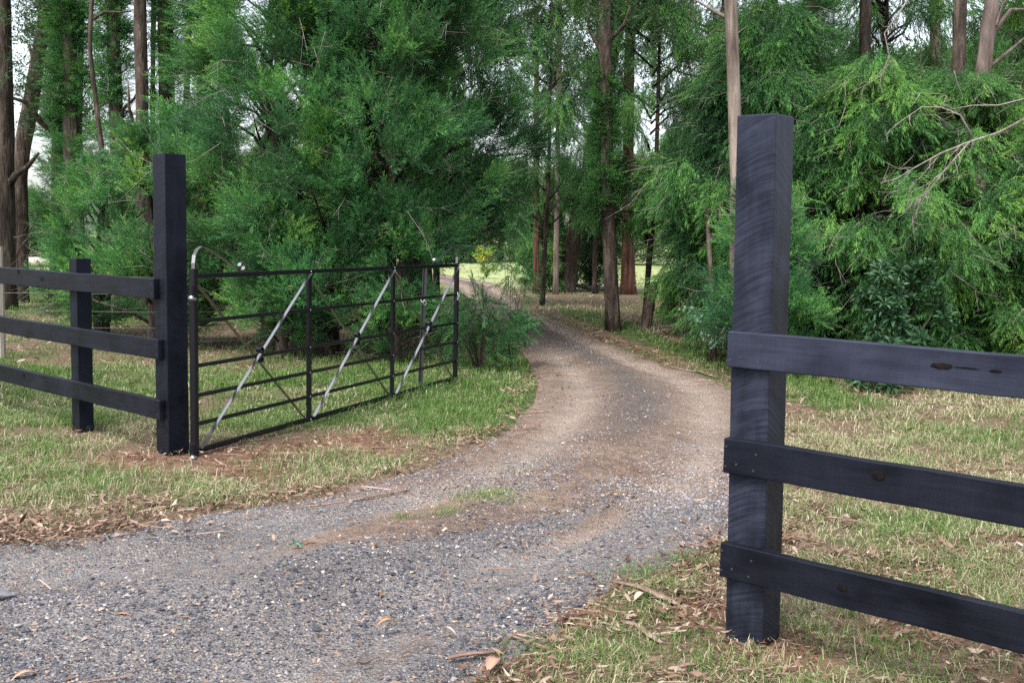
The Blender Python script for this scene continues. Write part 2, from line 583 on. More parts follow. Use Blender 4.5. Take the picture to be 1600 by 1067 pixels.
def cover(x, y, sdv, dl, dr):
    """grass density 0..1 and greenness 0..1 off the drive"""
    n = vnoise(x * 1.7, y * 1.7, 11)
    n2 = vnoise(x * .6, y * .6, 12)
    n3 = vnoise(x * 4, y * 4, 13)
    left = dl < dr
    den = np.where(left, -.05 + .95 * n, .2 + .8 * n)
    big = vnoise(x * .9 + 3, y * .9, 14)
    grn = np.where(left, .02 + .95 * big * (.5 + .7 * n2), -.1 + .95 * big * (.5 + .6 * n2))
    # left side: greener past the gate line
    back = sstep(8.3, 10, y)
    den = np.where(left, den + back * .35, den)
    grn = np.where(left, grn + back * .48, grn)
    lushL = left * np.exp(-(np.maximum(dl - .35, 0) / 1.0) ** 2) * sstep(8.3, 9.3, y) * (1 - sstep(14, 17, y))
    lushR = (~left) * np.exp(-(np.maximum(dr - .8, 0) / .7) ** 2) * sstep(9.8, 11.5, y) * (1 - sstep(24, 30, y))
    den = np.maximum(den, np.maximum(lushL, lushR) * 1.1)
    grn = np.maximum(grn, np.maximum(lushL * .85, lushR * .95))
    # bottom right corner: thin grass between leaves
    fr = (~left) * (1 - sstep(4.6, 5.6, y))
    den = den - fr * .1
    grn = grn + fr * .25
    # under the trees it thins out
    shade = sstep(12.3, 13.6, y) * (1 - sstep(17, 20, y)) * sstep(1.9, 3.0, np.minimum(dl, dr))
    den = den * (1 - .65 * shade)
    litterR = (~left) * np.exp(-((dr - .25) / .35) ** 2) * sstep(9.5, 11, y)
    den = den * (1 - .85 * litterR)
    den = den * sstep(.2, .55, n3 + den * .4) * (1 - .92 * np.clip(soil(x, y) * 1.2, 0, 1))
    return np.clip(den, 0, 1), np.clip(grn, 0, 1)


def axis_pts(spans):
    out = []
    for a, b, n in spans:
        out.append(np.linspace(a, b, n, endpoint=False))
    return np.unique(np.r_[np.concatenate(out), spans[-1][1]])


gx = axis_pts([(-400, -60, 12), (-60, -14, 24), (-14, -6, 50), (-6, 6.5, 190), (6.5, 14, 40), (14, 60, 24), (60, 400, 13)])
gy = axis_pts([(-60, 0, 20), (0, 2.6, 12), (2.6, 14, 190), (14, 26, 90), (26, 60, 80), (60, 150, 20), (150, 700, 12)])
XX, YY = np.meshgrid(gx, gy)
xf, yf = XX.ravel(), YY.ravel()
sdv, dl, dr = drive_info(xf, yf)
zf = gz(xf, yf)
zf = zf - .11 * sstep(-.02, .35, sdv) * (sdv > -.02)
den, grn = cover(xf, yf, sdv, dl, dr)
nx, ny = len(gx), len(gy)
ii = np.arange(nx * ny).reshape(ny, nx)
quads = np.stack([ii[:-1, :-1], ii[:-1, 1:], ii[1:, 1:], ii[1:, :-1]], -1).reshape(-1, 4)


def grid_mesh(name, co, quads, attrs):
    me = bpy.data.meshes.new(name)
    me.vertices.add(len(co))
    me.vertices.foreach_set('co', np.ascontiguousarray(co, np.float32).ravel())
    me.loops.add(quads.size)
    me.loops.foreach_set('vertex_index', quads.astype(np.int32).ravel())
    me.polygons.add(len(quads))
    me.polygons.foreach_set('loop_start', np.arange(0, quads.size, 4, dtype=np.int32))
    me.polygons.foreach_set('use_smooth', np.ones(len(quads), bool))
    for k, a in attrs.items():
        at = me.attributes.new(k, 'FLOAT', 'POINT')
        at.data.foreach_set('value', np.ascontiguousarray(a, np.float32))
    me.update(calc_edges=True)
    return me


far = sstep(30, 42, yf + 6 * (vnoise(xf * .15, yf * .15, 9) - .5))
o = link('ground', grid_mesh('ground', np.c_[xf, yf, zf], quads, {'green': np.clip(den * grn * 1.3, 0, 1), 'soil': soil(xf, yf), 'far': far}), M['ground'])
tag(o, 'grass and leaf litter ground on both sides of the gravel drive', 'ground', kind='structure')

# driveway sheet
NT_ = 46
tt = np.linspace(-.02, 1.02, NT_)
edge_w = np.hypot(*(RS - LS).T)
DX = LS[:, None, 0] * (1 - tt) + RS[:, None, 0] * tt
DY = LS[:, None, 1] * (1 - tt) + RS[:, None, 1] * tt
de = np.minimum(tt, 1 - tt)[None, :] * edge_w[:, None]
rut = np.exp(-((tt - .23) / .085) ** 2) + np.exp(-((tt - .77) / .085) ** 2)
midm = np.exp(-((tt - .49) / .12) ** 2)
ARC = np.r_[0, np.cumsum(np.hypot(*np.diff((LS + RS) / 2, axis=0).T))]


def streak(t, arc):            # tyre-drawn streaks of brown dirt running along the drive
    return sstep(.46, .74, vnoise(t * 8.5 + .25 * np.sin(arc * .9), arc * .42, 23)) * sstep(.05, .12, np.minimum(t, 1 - t))


STK = streak(np.broadcast_to(tt[None, :], DX.shape), np.broadcast_to(ARC[:, None], DX.shape))
jit = vnoise(DX * 4, DY * 4, 21) - .5
dz = gz(DX, DY) - .014 + .026 * sstep(0, .3, de + .12 * jit) + .034 * midm[None, :] - .036 * rut[None, :] + .022 * (vnoise(DX * 5, DY * 5, 22) - .5) - .010 * STK
ly = DY.ravel()
grav = np.clip(1.12 - sstep(5.2, 8.2, DY) * 1.1 - .75 * midm[None, :] * sstep(4.6, 6.2, DY) - .55 * STK, 0, 1)
trk = rut[None, :] * np.ones_like(DY) * sstep(4.5, 6.5, DY)
trk = np.clip(trk * .95 + .15 * sstep(9, 11, DY), 0, 1)
midc = midm[None, :] * sstep(8, 10, DY) * np.ones_like(DY)
ii = np.arange(NS * NT_).reshape(NS, NT_)
dq = np.stack([ii[:-1, :-1], ii[:-1, 1:], ii[1:, 1:], ii[1:, :-1]], -1).reshape(-1, 4)
o = link('driveway', grid_mesh('driveway', np.c_[DX.ravel(), DY.ravel(), dz.ravel()], dq, {'gravel': grav.ravel(), 'track': trk.ravel(), 'mid': midc.ravel()}), M['drive'])
tag(o, 'curving gravel driveway leading through the open gate into the trees', 'driveway', kind='structure')


def bary_drive(n, y0, y1, rng):
    """random points on the drive between two distances: x, y, z, t"""
    k = np.where((LS[:, 1] + RS[:, 1] > 2 * (y0 - 3)) & (LS[:, 1] + RS[:, 1] < 2 * (y1 + 3)))[0]
    k = k[k < NS - 1]
    area = edge_w[k] * np.hypot(*(LS[k + 1] - LS[k]).T + RS[k + 1].T - RS[k].T) / 2
    i = rng.choice(k, n, p=area / area.sum())
    f = rng.random(n)
    t = rng.random(n)
    a = (1 - f)[:, None] * LS[i] + f[:, None] * LS[i + 1]
    b = (1 - f)[:, None] * RS[i] + f[:, None] * RS[i + 1]
    p = a * (1 - t)[:, None] + b * t[:, None]
    tc = np.interp(t, tt, np.arange(NT_))
    j = np.clip(tc.astype(int), 0, NT_ - 2)
    g = tc - j
    z = (dz[i, j] * (1 - g) + dz[i, j + 1] * g) * (1 - f) + (dz[i + 1, j] * (1 - g) + dz[i + 1, j + 1] * g) * f
    m = (p[:, 1] > y0) & (p[:, 1] < y1) & (np.abs(p[:, 0]) < .56 * p[:, 1] + .6)
    return p[m, 0], p[m, 1], z[m], t[m], (ARC[i] * (1 - f) + ARC[i + 1] * f)[m]


# ------------------------------------------------------------------ fences, gate
AZ = -.7185
Lc, Rc = G(264, 713), G(1193, 1013)


def wood_box(name, x0, x1, y0, y1, z0, z1, mat, parent, shear=(0, 0), cuts=1, wob=0.0, seed=0):
    mb = MB()
    rnd = random.Random(seed)
    n = max(1, cuts)
    vertical = (z1 - z0) > (x1 - x0)
    secs = []
    for i in range(n + 1):
        f = i / n
        a, b = rnd.uniform(-wob, wob), rnd.uniform(-wob, wob)
        if vertical:
            z = z0 + (z1 - z0) * f
            sx, sy = shear[0] * f + a, shear[1] * f + b
            secs.append([(x0 + sx, y0 + sy, z), (x1 + sx, y0 + sy, z), (x1 + sx, y1 + sy, z), (x0 + sx, y1 + sy, z)])
        else:
            x = x0 + (x1 - x0) * f
            secs.append([(x, y0 + b * .3, z0 + a), (x, y0 + b * .3, z1 + a), (x, y1 + b * .3, z1 + a), (x, y1 + b * .3, z0 + a)])
    vs = [p for s in secs for p in s]
    fs = []
    for i in range(n):
        for k in range(4):
            a, c = i * 4 + k, i * 4 + (k + 1) % 4
            fs.append((a, c, c + 4, a + 4))
    m = len(vs)
    fs += [(3, 2, 1, 0), (m - 4, m - 3, m - 2, m - 1)]
    mb.add(vs, fs)
    o = mb.build(name, mat, parent, bevel=.005)
    return o


def add_nails(parent, pts, y):
    for (x, z) in pts:
        mb = MB()
        mb.tube([(x, y + .002, z), (x, y - .0015, z)], .0055, 8)
        mb.build('nail', M['picket'], parent)


def knot(parent, x, y, z, w, h, seed=1):
    rnd = random.Random(seed)
    mb = MB()
    n = 18
    ring = [(x + math.cos(2 * math.pi * k / n) * w * rnd.uniform(.8, 1.1), y - .0015, z + math.sin(2 * math.pi * k / n) * h * rnd.uniform(.75, 1.1)) for k in range(n)]
    ring2 = [(x + (p[0] - x) * .75, y - .004, z + (p[2] - z) * .7) for p in ring]
    vs = ring + ring2 + [(x, y - .0022, z)]
    fs = [(k, (k + 1) % n, n + (k + 1) % n, n + k) for k in range(n)] + [(n + k, n + (k + 1) % n, 2 * n) for k in range(n)]
    mb.add(vs, fs)
    return mb.build('knot', M['knot'], parent, smooth=True)


rf = empty('rail_fence', (Rc[0], Rc[1], 0), AZ)
tag(rf, 'black timber fence with three thick rails and tall post in the right foreground', 'fence', 'black timber rail fences')
gp = wood_box('gate_post', -.178, 0, 0, .16, -.3, 2.233, M['post'], rf, (-.038, -.03), 6, .0015, 3)
tops = (1.338, .884, .431)
for k, zt in enumerate(tops):
    r_ = wood_box('rail', -.207 + .003 * k, 2.35, -.047, -.0015, zt - .151, zt, M['rail_pale' if k == 0 else 'rail'], rf, cuts=12, wob=.003, seed=10 + k)
    add_nails(r_, [(-.19, zt - .035), (-.14, zt - .105), (-.19, zt - .12), (-.05, zt - .05), (-.06, zt - .12)], -.047)
    if k == 0:
        knot(r_, .68, -.047, zt - .062, .042, .013, 5)
        knot(r_, .77, -.047, zt - .060, .05, .0025, 16)
        knot(r_, .87, -.047, zt - .062, .022, .006, 6)
        knot(r_, 1.1, -.047, zt - .08, .02, .012, 7)
    if k == 1:
        knot(r_, .47, -.047, zt - .05, .03, .022, 8)
    if k == 2:
        knot(r_, .35, -.047, zt - .07, .022, .016, 9)
wood_box('short_post', 2.14, 2.29, 0, .15, -.3, 1.43, M['post'], rf, (0, 0), 3, .001, 5)
mb = MB()
mb.tube([(-.235, .06, 1.205), (-.178, .06, 1.2)], .008, 10)
mb.tube([(-.247, .06, 1.215), (-.235, .06, 1.198)], .012, 10)
mb.build('hinge_bolt', M['zinc'], rf, smooth=True)

lf = empty('rail_fence', (Lc[0], Lc[1], 0), AZ)
tag(lf, 'black timber fence with three rails left of the open gate, on the farther tall post', 'fence', 'black timber rail fences')
wood_box('gate_post', -.176, 0, 0, .176, -.3, 2.28, M['post_dark'], lf, (-.012, -.0), 6, .0015, 13)
for k, (zt, xe) in enumerate(((1.345, -.11), (.888, -.055), (.432, -.045))):
    r_ = wood_box('rail', -8.2, xe, -.047, -.0015, zt - .151, zt, M['rail'], lf, cuts=20, wob=.004, seed=20 + k)
    add_nails(r_, [(xe - .03, zt - .04), (xe - .03, zt - .11), (-1.9, zt - .04), (-1.9, zt - .11)], -.047)
    if k == 0:
        knot(r_, -1.95, -.047, zt - .075, .03, .022, 15)
        knot(r_, -2.4, -.047, zt - .03, .025, .02, 16)
    if k == 2:
        knot(r_, -2.35, -.047, zt - .05, .03, .024, 17)
for xp in (-1.56, -4.3, -7.0):
    wood_box('short_post', xp + .02, xp + .15, 0, .13, -.3, 1.46, M['post_dark'], lf, (0, 0), 3, .001, 23)

# the gate
A0, B0 = G(304.5, 708, .02), G(711, 592, .02)
GAZ = math.atan2(B0[1] - A0[1], B0[0] - A0[0])
GL = float(np.hypot(B0[0] - A0[0], B0[1] - A0[1]))
gate = empty('farm_gate', (A0[0], A0[1], 0), GAZ)
tag(gate, 'open black steel farm gate with scrolled top corners and crossed braces', 'gate')
ZT, ZB = 1.372, .035
bars = (1.372, 1.028, .69, .462, .242, .035)
mb = MB()
mb.box(-.024, .024, -.024, .024, .0, 1.43)
mb.build('hinge_stile', M['gate'], gate, bevel=.004)
mb = MB()
mb.box(GL - .024, GL + .024, -.024, .024, .01, 1.40)
mb.build('latch_stile', M['gate'], gate, bevel=.004)
for fx in (1 / 3, 2 / 3):
    mb = MB()
    mb.box(GL * fx - .026, GL * fx + .026, -.014, .014, ZB + .018, ZT - .018)
    mb.build('upright', M['gate'], gate, bevel=.003)
for k, z in enumerate(bars):
    hgt = .019 if k in (0, 5) else .0145
    mb = MB()
    y = .012 if k not in (0, 5) else .02
    xs = [.024, GL - .024]
    if k in (0, 5):
        mb.box(xs[0], xs[1], -y, y, z - hgt, z + hgt)
    else:
        for q in range(3):
            a = .024 if q == 0 else GL * q / 3 + .026
            b = GL - .024 if q == 2 else GL * (q + 1) / 3 - .026
            mb.box(a, b, -y, y, z - hgt, z + hgt)
    mb.build('bar', M['gate'], gate, bevel=.004)
for q in range(3):
    x0 = GL * q / 3 + .03
    x1 = GL * (q + 1) / 3 - .03
    for up in (True, False):
        za, zb = (ZB + .02, ZT - .02) if up else (ZT - .02, ZB + .02)
        ya = .0 if up else .0
        mb = MB()
        pts = [Vector((x0 + (x1 - x0) * f, 0, za + (zb - za) * f)) for f in (0, .5, 1)]
        mb.strip(pts, .028, .006)
        ob = mb.build('brace', M['brace'], gate)
        ob.location = (0, -.034 if up else .034, 0)
    xm, zm = (x0 + x1) / 2, (ZT + ZB) / 2
    mb = MB()
    for s in (1, -1):
        c = Vector((xm, 0, zm + s * .038))
        a0 = -math.pi / 2 if s > 0 else math.pi / 2
        mb.strip([c + Vector((math.cos(a0 + u) * .028 * (1 - .03 * u), 0, math.sin(a0 + u) * .028 * (1 - .03 * u))) for u in np.linspace(.2, 5.4, 22)], .044, .005)
    ob = mb.build('scroll_boss', M['gate'], gate, smooth=False)
    ob.location = (0, -.034, 0)
rv = MB()
rv.tube([(0, .004, 0), (0, -.003, 0), (0, -.005, 0)], [.008, .008, .004], 8)
rvm = rv.mesh('rivet', True)
rvm.materials.append(M['zinc'])
for fx in (1 / 3, 2 / 3, 1):
    for z in bars:
        ob = link('rivet', rvm, None, gate)
        yo = -.014 if fx < 1 else -.024
        if z in (bars[0], bars[-1]):
            yo = -.020 if fx < 1 else -.024
        ob.location = (GL * fx, yo - .001, z)


def scroll(x0, sgn):
    P = [(0, 1.40), (0, 1.47), (.012, 1.53), (.045, 1.572), (.09, 1.592), (.135, 1.588), (.19, 1.568), (.3, 1.525), (.45, 1.46), (.555, 1.413), (.585, 1.402)]
    cx, cz, r0 = .605, 1.436, .036
    for u in np.linspace(0, 5.2, 20):
        rr = r0 * (1 - .05 * u)
        P.append((cx + rr * math.cos(-2.1 + u), cz + rr * math.sin(-2.1 + u)))
    mb = MB()
    mb.strip([(x0 + sgn * a, 0, b) for a, b in P], .030, .007)
    return mb.build('top_scroll', M['brace'], gate)


scroll(0, 1)
scroll(GL, -1)
for z in (1.26, .06):
    mb = MB()
    mb.tube([(-.05, -.02, z - .045), (-.05, -.02, z + .045)], .022, 12)
    mb.build('hinge_eye', M['gate'], gate, bevel=.002)
    mb = MB()
    mb.tube([(-.05, -.02, z - .05), (-.052, -.045, z - .056), (-.075, -.075, z - .055), (-.13, -.085, z - .045)], .011, 10)
    mb.tube([(-.125, -.084, z - .046), (-.148, -.088, z - .042)], .019, 8)
    mb.build('hinge_bolt', M['zinc'], gate, smooth=True)
# latch chain
mb = MB()
P = []
for f in np.linspace(0, 1, 16):
    P.append((GL - .03 - .85 * f, -.03 + .06 * math.sin(f * 3), 1.02 - .47 * math.sin(math.pi * min(1, f * 1.1) * .5) * (1 - .35 * f) - .06 * math.sin(f * 9)))
mb.tube(P, .007, 6)
mb.build('latch_cord', M['rope'], gate, smooth=True)


def link_ring(mb, c, r, tilt):
    n = 14
    mb.tube([Vector(c) + Vector((math.cos(a) * r * .7, math.sin(a) * r * tilt, math.sin(a) * r)) for a in np.linspace(0, 2 * math.pi, n)], .0045, 6, False)


mb = MB()
link_ring(mb, (GL - .02, -.035, 1.03), .026, .3)
link_ring(mb, (GL - .035, -.04, .985), .026, -.4)
mb.build('chain_link', M['white'], gate, smooth=True)

pk = empty('steel_picket', tuple(G(655, 606)))
tag(pk, 'thin dark steel picket standing close behind the far bay of the gate', 'picket')
mb = MB()
ht = 1.38
for a in (0, 2.1, 4.2):
    dx, dy = math.cos(a) * .03, math.sin(a) * .03
    ex, ey = -dy * .12, dx * .12
    b0 = [(ex, ey, -.2), (dx + ex, dy + ey, -.2), (dx - ex, dy - ey, -.2), (-ex, -ey, -.2)]
    mb.add(b0 + [(p[0] + .045, p[1], ht) for p in b0], [(3, 2, 1, 0), (4, 5, 6, 7), (0, 1, 5, 4), (1, 2, 6, 5), (2, 3, 7, 6), (3, 0, 4, 7)])
mb.build('post_bar', M['picket'], pk)
mb = MB()
link_ring(mb, (.03, -.04, 1.0), .026, .3)
link_ring(mb, (.055, -.045, .965), .024, -.4)
mb.build('chain_link', M['white'], pk, smooth=True)

# old wire fence beyond the left rails
wf = empty('wire_fence', tuple(G(1, 560)))
tag(wf, 'old wire fence on a weathered grey post behind the left black rails', 'fence')
wy = wf.location[1]
for k, (dx, dy, h) in enumerate(((0, 0, 1.46), (4.6, 2.6, 1.3), (-4.5, -.5, 1.4))):
    mb = MB()
    mb.tube([(dx, dy, -.2), (dx + .01, dy, h * .5), (dx, dy + .01, h)], [.065, .06, .058], 10)
    mb.build('post', M['grey_wood'], wf, smooth=False)
for z in (1.1, .86, .62, .4, .2):
    mb = MB()
    P = []
    for f in np.linspace(0, 1, 26):
        P.append((-4.5 + 9.1 * f, (-.5 + .5 * f * 2 if f < .5 else 2.6 * (f - .5) * 2) - .065, z - .05 * math.sin(f * 2 * math.pi) ** 2))
    mb.tube(P, .0035, 5)
    mb.build('wire', M['wire'], wf)

# ------------------------------------------------------------------ foliage


def unit(v):
    return v / (np.linalg.norm(v, axis=-1, keepdims=True) + 1e-9)


def needle_spray(rng, nodes=9, twig=.36, ang=.75, per=8, nlen=.24, nw=.016, droop=0.0, spread=.45):
    """a soft plume of fine branchlets along +Z, unit length -> triangles, tip factor"""
    T, tip = [], []
    bend = rng.normal(0, .12, 2)

    def axis(s):
        return np.array([bend[0] * s * s + droop * s * s, bend[1] * s * s, s * (1 - .12 * droop * s)])
    az = rng.random() * 6.28
    for k in range(nodes + 1):
        s = .08 + .92 * k / nodes
        p = axis(s)
        az += 2.4 + rng.normal(0, .3)
        a = ang * rng.uniform(.7, 1.25) * (1 - .75 * (k / nodes) ** 2)
        d = np.array([math.cos(az) * math.sin(a), math.sin(az) * math.sin(a), math.cos(a)])
        L = twig * (1.1 - .45 * s) * rng.uniform(.75, 1.2)
        # twig stem
        side = unit(np.cross(d, rng.normal(size=3)))
        T.append([p - side * .006, p + side * .006, p + d * L])
        tip.append(s * .5)
        for j in range(per):
            q = (j + rng.random()) / per
            b = p + d * L * q
            e = unit(d + rng.normal(0, spread, 3) + np.array([droop * .5, 0, .15]))
            ln = nlen * rng.uniform(.6, 1.15) * (1 - .3 * q)
            sd_ = unit(np.cross(e, rng.normal(size=3))) * nw * .5
            T.append([b - sd_, b + sd_, b + e * ln])
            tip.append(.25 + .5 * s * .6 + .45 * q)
    return np.array(T, np.float32), np.clip(np.array(tip, np.float32), 0, 1)


def leaf_spray(rng, n=10, L=.3, wd=.055, hang=.7, span=.8):
    T, tip = [], []
    for k in range(n):
        s = span * rng.random()
        p = np.array([rng.normal(0, .05), rng.normal(0, .05), s])
        az = rng.random() * 6.28
        d = unit(np.array([math.cos(az), math.sin(az), rng.normal(.2, .4)]))
        ln = L * rng.uniform(.7, 1.2)
        sd_ = unit(np.cross(d, rng.normal(size=3))) * wd * .5 * rng.uniform(.7, 1.2)
        m_ = p + d * ln * .45
        e = p + d * ln + np.array([0, 0, -.05])
        T += [[p, m_ - sd_, m_ + sd_], [m_ - sd_, e, m_ + sd_]]
        c = rng.random()
        tip += [c, c]
    T.append([np.array([-.01, 0, 0]), np.array([.01, 0, 0]), np.array([0, 0, span])])
    tip.append(.2)
    return np.array(T, np.float32), np.array(tip, np.float32)


def rosette(rng, n=11, wd=.3):
    T, tip = [], []
    young = rng.random() < .16
    for k in range(n):
        az = 2.4 * k + rng.normal(0, .15)
        el = .75 - 1.05 * (k / n) + rng.normal(0, .1) if not young else 1.1 - .7 * k / n
        d = np.array([math.cos(az) * math.cos(el), math.sin(az) * math.cos(el), math.sin(el)])
        sd_ = unit(np.cross(d, (0, 0, 1))) * wd * .5
        ln = rng.uniform(.8, 1.1)
        a, b, e = d * .08, d * ln * .5 + np.array([0, 0, .03]), d * ln - np.array([0, 0, .12])
        b2 = d * ln * .8 - np.array([0, 0, .03])
        for s in (1, -1):
            up = np.array([0, 0, .06])
            T += [[a, b, b + sd_ * s + up], [b, b2, b + sd_ * s + up], [b2, e, b2 + sd_ * s * .6 + up * .5], [b2, b2 + sd_ * s * .6 + up * .5, b + sd_ * s + up]]
            c = (1.0 if young and k > n * .5 else rng.uniform(.3, .85))
            tip += [c] * 4
    return np.array(T, np.float32), np.array(tip, np.float32)


def compose(templates, pos, dirs, scale, tint, rng):
    Vs, Ts = [], []
    which = rng.integers(0, len(templates), len(pos))
    for k, (T, tp) in enumerate(templates):
        i = np.where(which == k)[0]
        if len(i) == 0:
            continue
        z = unit(dirs[i])
        x = unit(np.cross(z, rng.normal(size=(len(i), 3))))
        y = np.cross(z, x)
        R = np.stack([x, y, z], -1) * scale[i][:, None, None]       # columns
        V = np.einsum('nij,mkj->nmki', R, T).astype(np.float32) + pos[i][:, None, None, :].astype(np.float32)
        Vs.append(V.reshape(-1, 3, 3))
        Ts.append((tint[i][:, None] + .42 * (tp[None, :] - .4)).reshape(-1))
    return np.concatenate(Vs), np.clip(np.concatenate(Ts), 0, 1)


def crown(rng, templates, clumps, radii, per, scale, out_w, up_w, rand_w, tint_lo=.25, tint_hi=.6, axis_xy=None, cluster_axis=None):
    """clumps (n,3) centres; each gets `per` sprays thrown outwards"""
    n = len(clumps)
    ax = np.zeros((n, 3)) if axis_xy is None else axis_xy
    outv = clumps - ax
    outv[:, 2] = 0
    outv = unit(outv)
    P, Dr, Sc, Tn = [], [], [], []
    for c, r, o in zip(clumps, radii, outv):
        k = max(3, int(per * rng.uniform(.75, 1.25)))
        off = unit(rng.normal(size=(k, 3))) * (r * rng.random((k, 1)) ** .5)
        d = unit(off) * rand_w + o * out_w + np.array([0, 0, up_w]) + rng.normal(0, .25, (k, 3))
        P.append(c + off * .75 - .25 * unit(d) * scale)
        Dr.append(d)
        Sc.append(scale * rng.uniform(.7, 1.25, k))
        Tn.append(np.clip(rng.uniform(tint_lo, tint_hi) + rng.normal(0, .12, k), 0, 1))
    return compose(templates, np.concatenate(P), np.concatenate(Dr), np.concatenate(Sc), np.concatenate(Tn), rng)


def envelope(rng, n, z0, z1, rad, inner=.45, lobes=3):
    ph = rng.random(lobes) * 6.28
    zs = z0 + (z1 - z0) * rng.random(n)
    an = rng.random(n) * 6.28
    lob = 1 + .16 * sum(np.sin((k + 2) * an + ph[k] + zs * .9) for k in range(lobes)) / 1.2
    rr = np.array([rad((z - z0) / (z1 - z0)) for z in zs]) * lob * np.sqrt(rng.uniform(inner ** 2, 1, n))
    return np.c_[np.cos(an) * rr, np.sin(an) * rr, zs]


def trunk_mb(rng, path, r0, r1, limbs=(), n=12, flare=1.35, rough=.1):
    mb = MB()
    path = [np.array(p, float) for p in path]
    m = 14
    seg = np.linspace(0, len(path) - 1, m)
    pts = [np.array([np.interp(s, np.arange(len(path)), [p[k] for p in path]) for k in range(3)]) for s in seg]
    rad = []
    for i, s in enumerate(seg):
        f = i / (m - 1)
        rr = r0 * (1 - f) + r1 * f
        if i == 0:
            rr *= flare
        elif i == 1:
            rr *= 1 + (flare - 1) * .25
        rad.append([rr * (1 + rng.normal(0, rough)) for _ in range(n)])
    mb.tube(pts, rad, n)
    for a, b, ra, rb in limbs:
        a, b = np.array(a), np.array(b)
        L = np.linalg.norm(b - a)
        mids = [a + (b - a) * f + rng.normal(0, .05 * L, 3) * (0 < f < 1) + np.array([0, 0, .1 * L * math.sin(math.pi * f)]) for f in (0, .3, .6, 1)]
        mb.tube(mids, [ra, ra * .75 + rb * .25, ra * .4 + rb * .6, rb], 6)
    return mb


T_A = [needle_spray(np.random.default_rng(100 + k), nodes=9, twig=.34, ang=.7, per=8, nlen=.23, nw=.022, spread=.45) for k in range(7)]
T_B = [needle_spray(np.random.default_rng(200 + k), nodes=11, twig=.24, ang=.5, per=8, nlen=.19, nw=.018, droop=.2, spread=.36) for k in range(7)]
T_F = [needle_spray(np.random.default_rng(300 + k), nodes=7, twig=.38, ang=.7, per=6, nlen=.30, nw=.036) for k in range(5)]
T_G = [leaf_spray(np.random.default_rng(400 + k)) for k in range(5)]


def feathery(name_seed, style, h, z0, rmax, n, per, scale, skirt=.75, inner=.45, crad=(.28, .5), girth=.15):
    """returns (trunk mesh, crown mesh) of a soft-foliaged tree"""
    rng = np.random.default_rng(name_seed)
    if style == 'up':
        rad = lambda f: rmax * (skirt + (1 - skirt) * math.sin(min(1, f / .35) * math.pi / 2)) * (1 - max(0, f - .45) / .55 * .6)
    else:
        rad = lambda f: rmax * (skirt + (1 - skirt) * math.sin(min(1, f / .4) * math.pi / 2)) * (1 - max(0, f - .5) / .5 * .7)
    C = envelope(rng, n, z0, h, rad, inner)
    R = rng.uniform(*crad, n)
    if style == 'up':
        V, t = crown(rng, T_A, C, R, per, scale, .8, .65, .6, .10, .72)
    else:
        V, t = crown(rng, T_B, C, R, per, scale, .42, -1.0, .5, .10, .72)
    limbs = []
    for c in C[rng.random(n) < .5]:
        zz = max(.3, c[2] - .55 * math.hypot(c[0], c[1]) - .1)
        limbs.append(((0, 0, zz), c, .028, .005))
    tm = trunk_mb(rng, [(0, 0, -.2), (rng.normal(0, .06), rng.normal(0, .06), h * .35), (rng.normal(0, .12), rng.normal(0, .12), h * .95)], girth, .02, limbs, 10)
    me_t = tm.mesh('trunk', True)
    me_t.materials.append(M['bark_dark'])
    me_c = tri_mesh('crown', V, {'tint': t})
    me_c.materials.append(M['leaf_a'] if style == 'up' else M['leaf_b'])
    tw = MB()
    for c in C[rng.random(n) < .55]:
        o_ = unit(np.array([c[0], c[1], 0]) + 1e-6)
        for q in range(2):
            d = unit(o_ + rng.normal(0, .6, 3) + np.array([0, 0, .1 if style == 'up' else -.35]))
            a = c + rng.normal(0, .1, 3)
            L_ = rng.uniform(.35, .75)
            b, e = a + d * L_ * .5 + rng.normal(0, .04, 3), a + d * L_ + rng.normal(0, .1, 3)
            tw.tube([a, b, e], [.006, .004, .0015], 4, False)
            for z in range(2):
                f = b + (e - b) * rng.random()
                tw.tube([f, f + (d + rng.normal(0, .7, 3)) * L_ * .3], [.003, .001], 3, False)
    me_w = tw.mesh('bare_twigs', True)
    me_w.materials.append(M['dead'])
    return me_t, me_c, me_w


K = {}
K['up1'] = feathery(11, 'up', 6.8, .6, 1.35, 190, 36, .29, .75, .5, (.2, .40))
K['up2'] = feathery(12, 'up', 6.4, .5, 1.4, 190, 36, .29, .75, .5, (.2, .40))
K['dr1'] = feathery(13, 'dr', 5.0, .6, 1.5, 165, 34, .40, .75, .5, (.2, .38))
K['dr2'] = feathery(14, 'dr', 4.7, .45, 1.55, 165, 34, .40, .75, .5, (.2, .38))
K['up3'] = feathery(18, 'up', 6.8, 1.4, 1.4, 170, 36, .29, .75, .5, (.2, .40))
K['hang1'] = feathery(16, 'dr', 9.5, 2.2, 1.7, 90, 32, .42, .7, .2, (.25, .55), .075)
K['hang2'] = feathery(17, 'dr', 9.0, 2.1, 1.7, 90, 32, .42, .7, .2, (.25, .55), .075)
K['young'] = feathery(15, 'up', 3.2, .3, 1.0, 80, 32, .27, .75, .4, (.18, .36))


def place(kind, name, x, y, rz, sc, label, group=None, cat='tree', sz=1.0):
    t = empty(name, (x, y, float(gz(x, y))), rz)
    t.scale = (sc, sc, sc * sz)
    link('trunk', K[kind][0], None, t)
    link('crown', K[kind][1], None, t)
    if len(K[kind]) > 2:
        link('bare_twigs', K[kind][2], None, t)['kind'] = 'stuff'
    tag(t, label, cat, group)
    return t


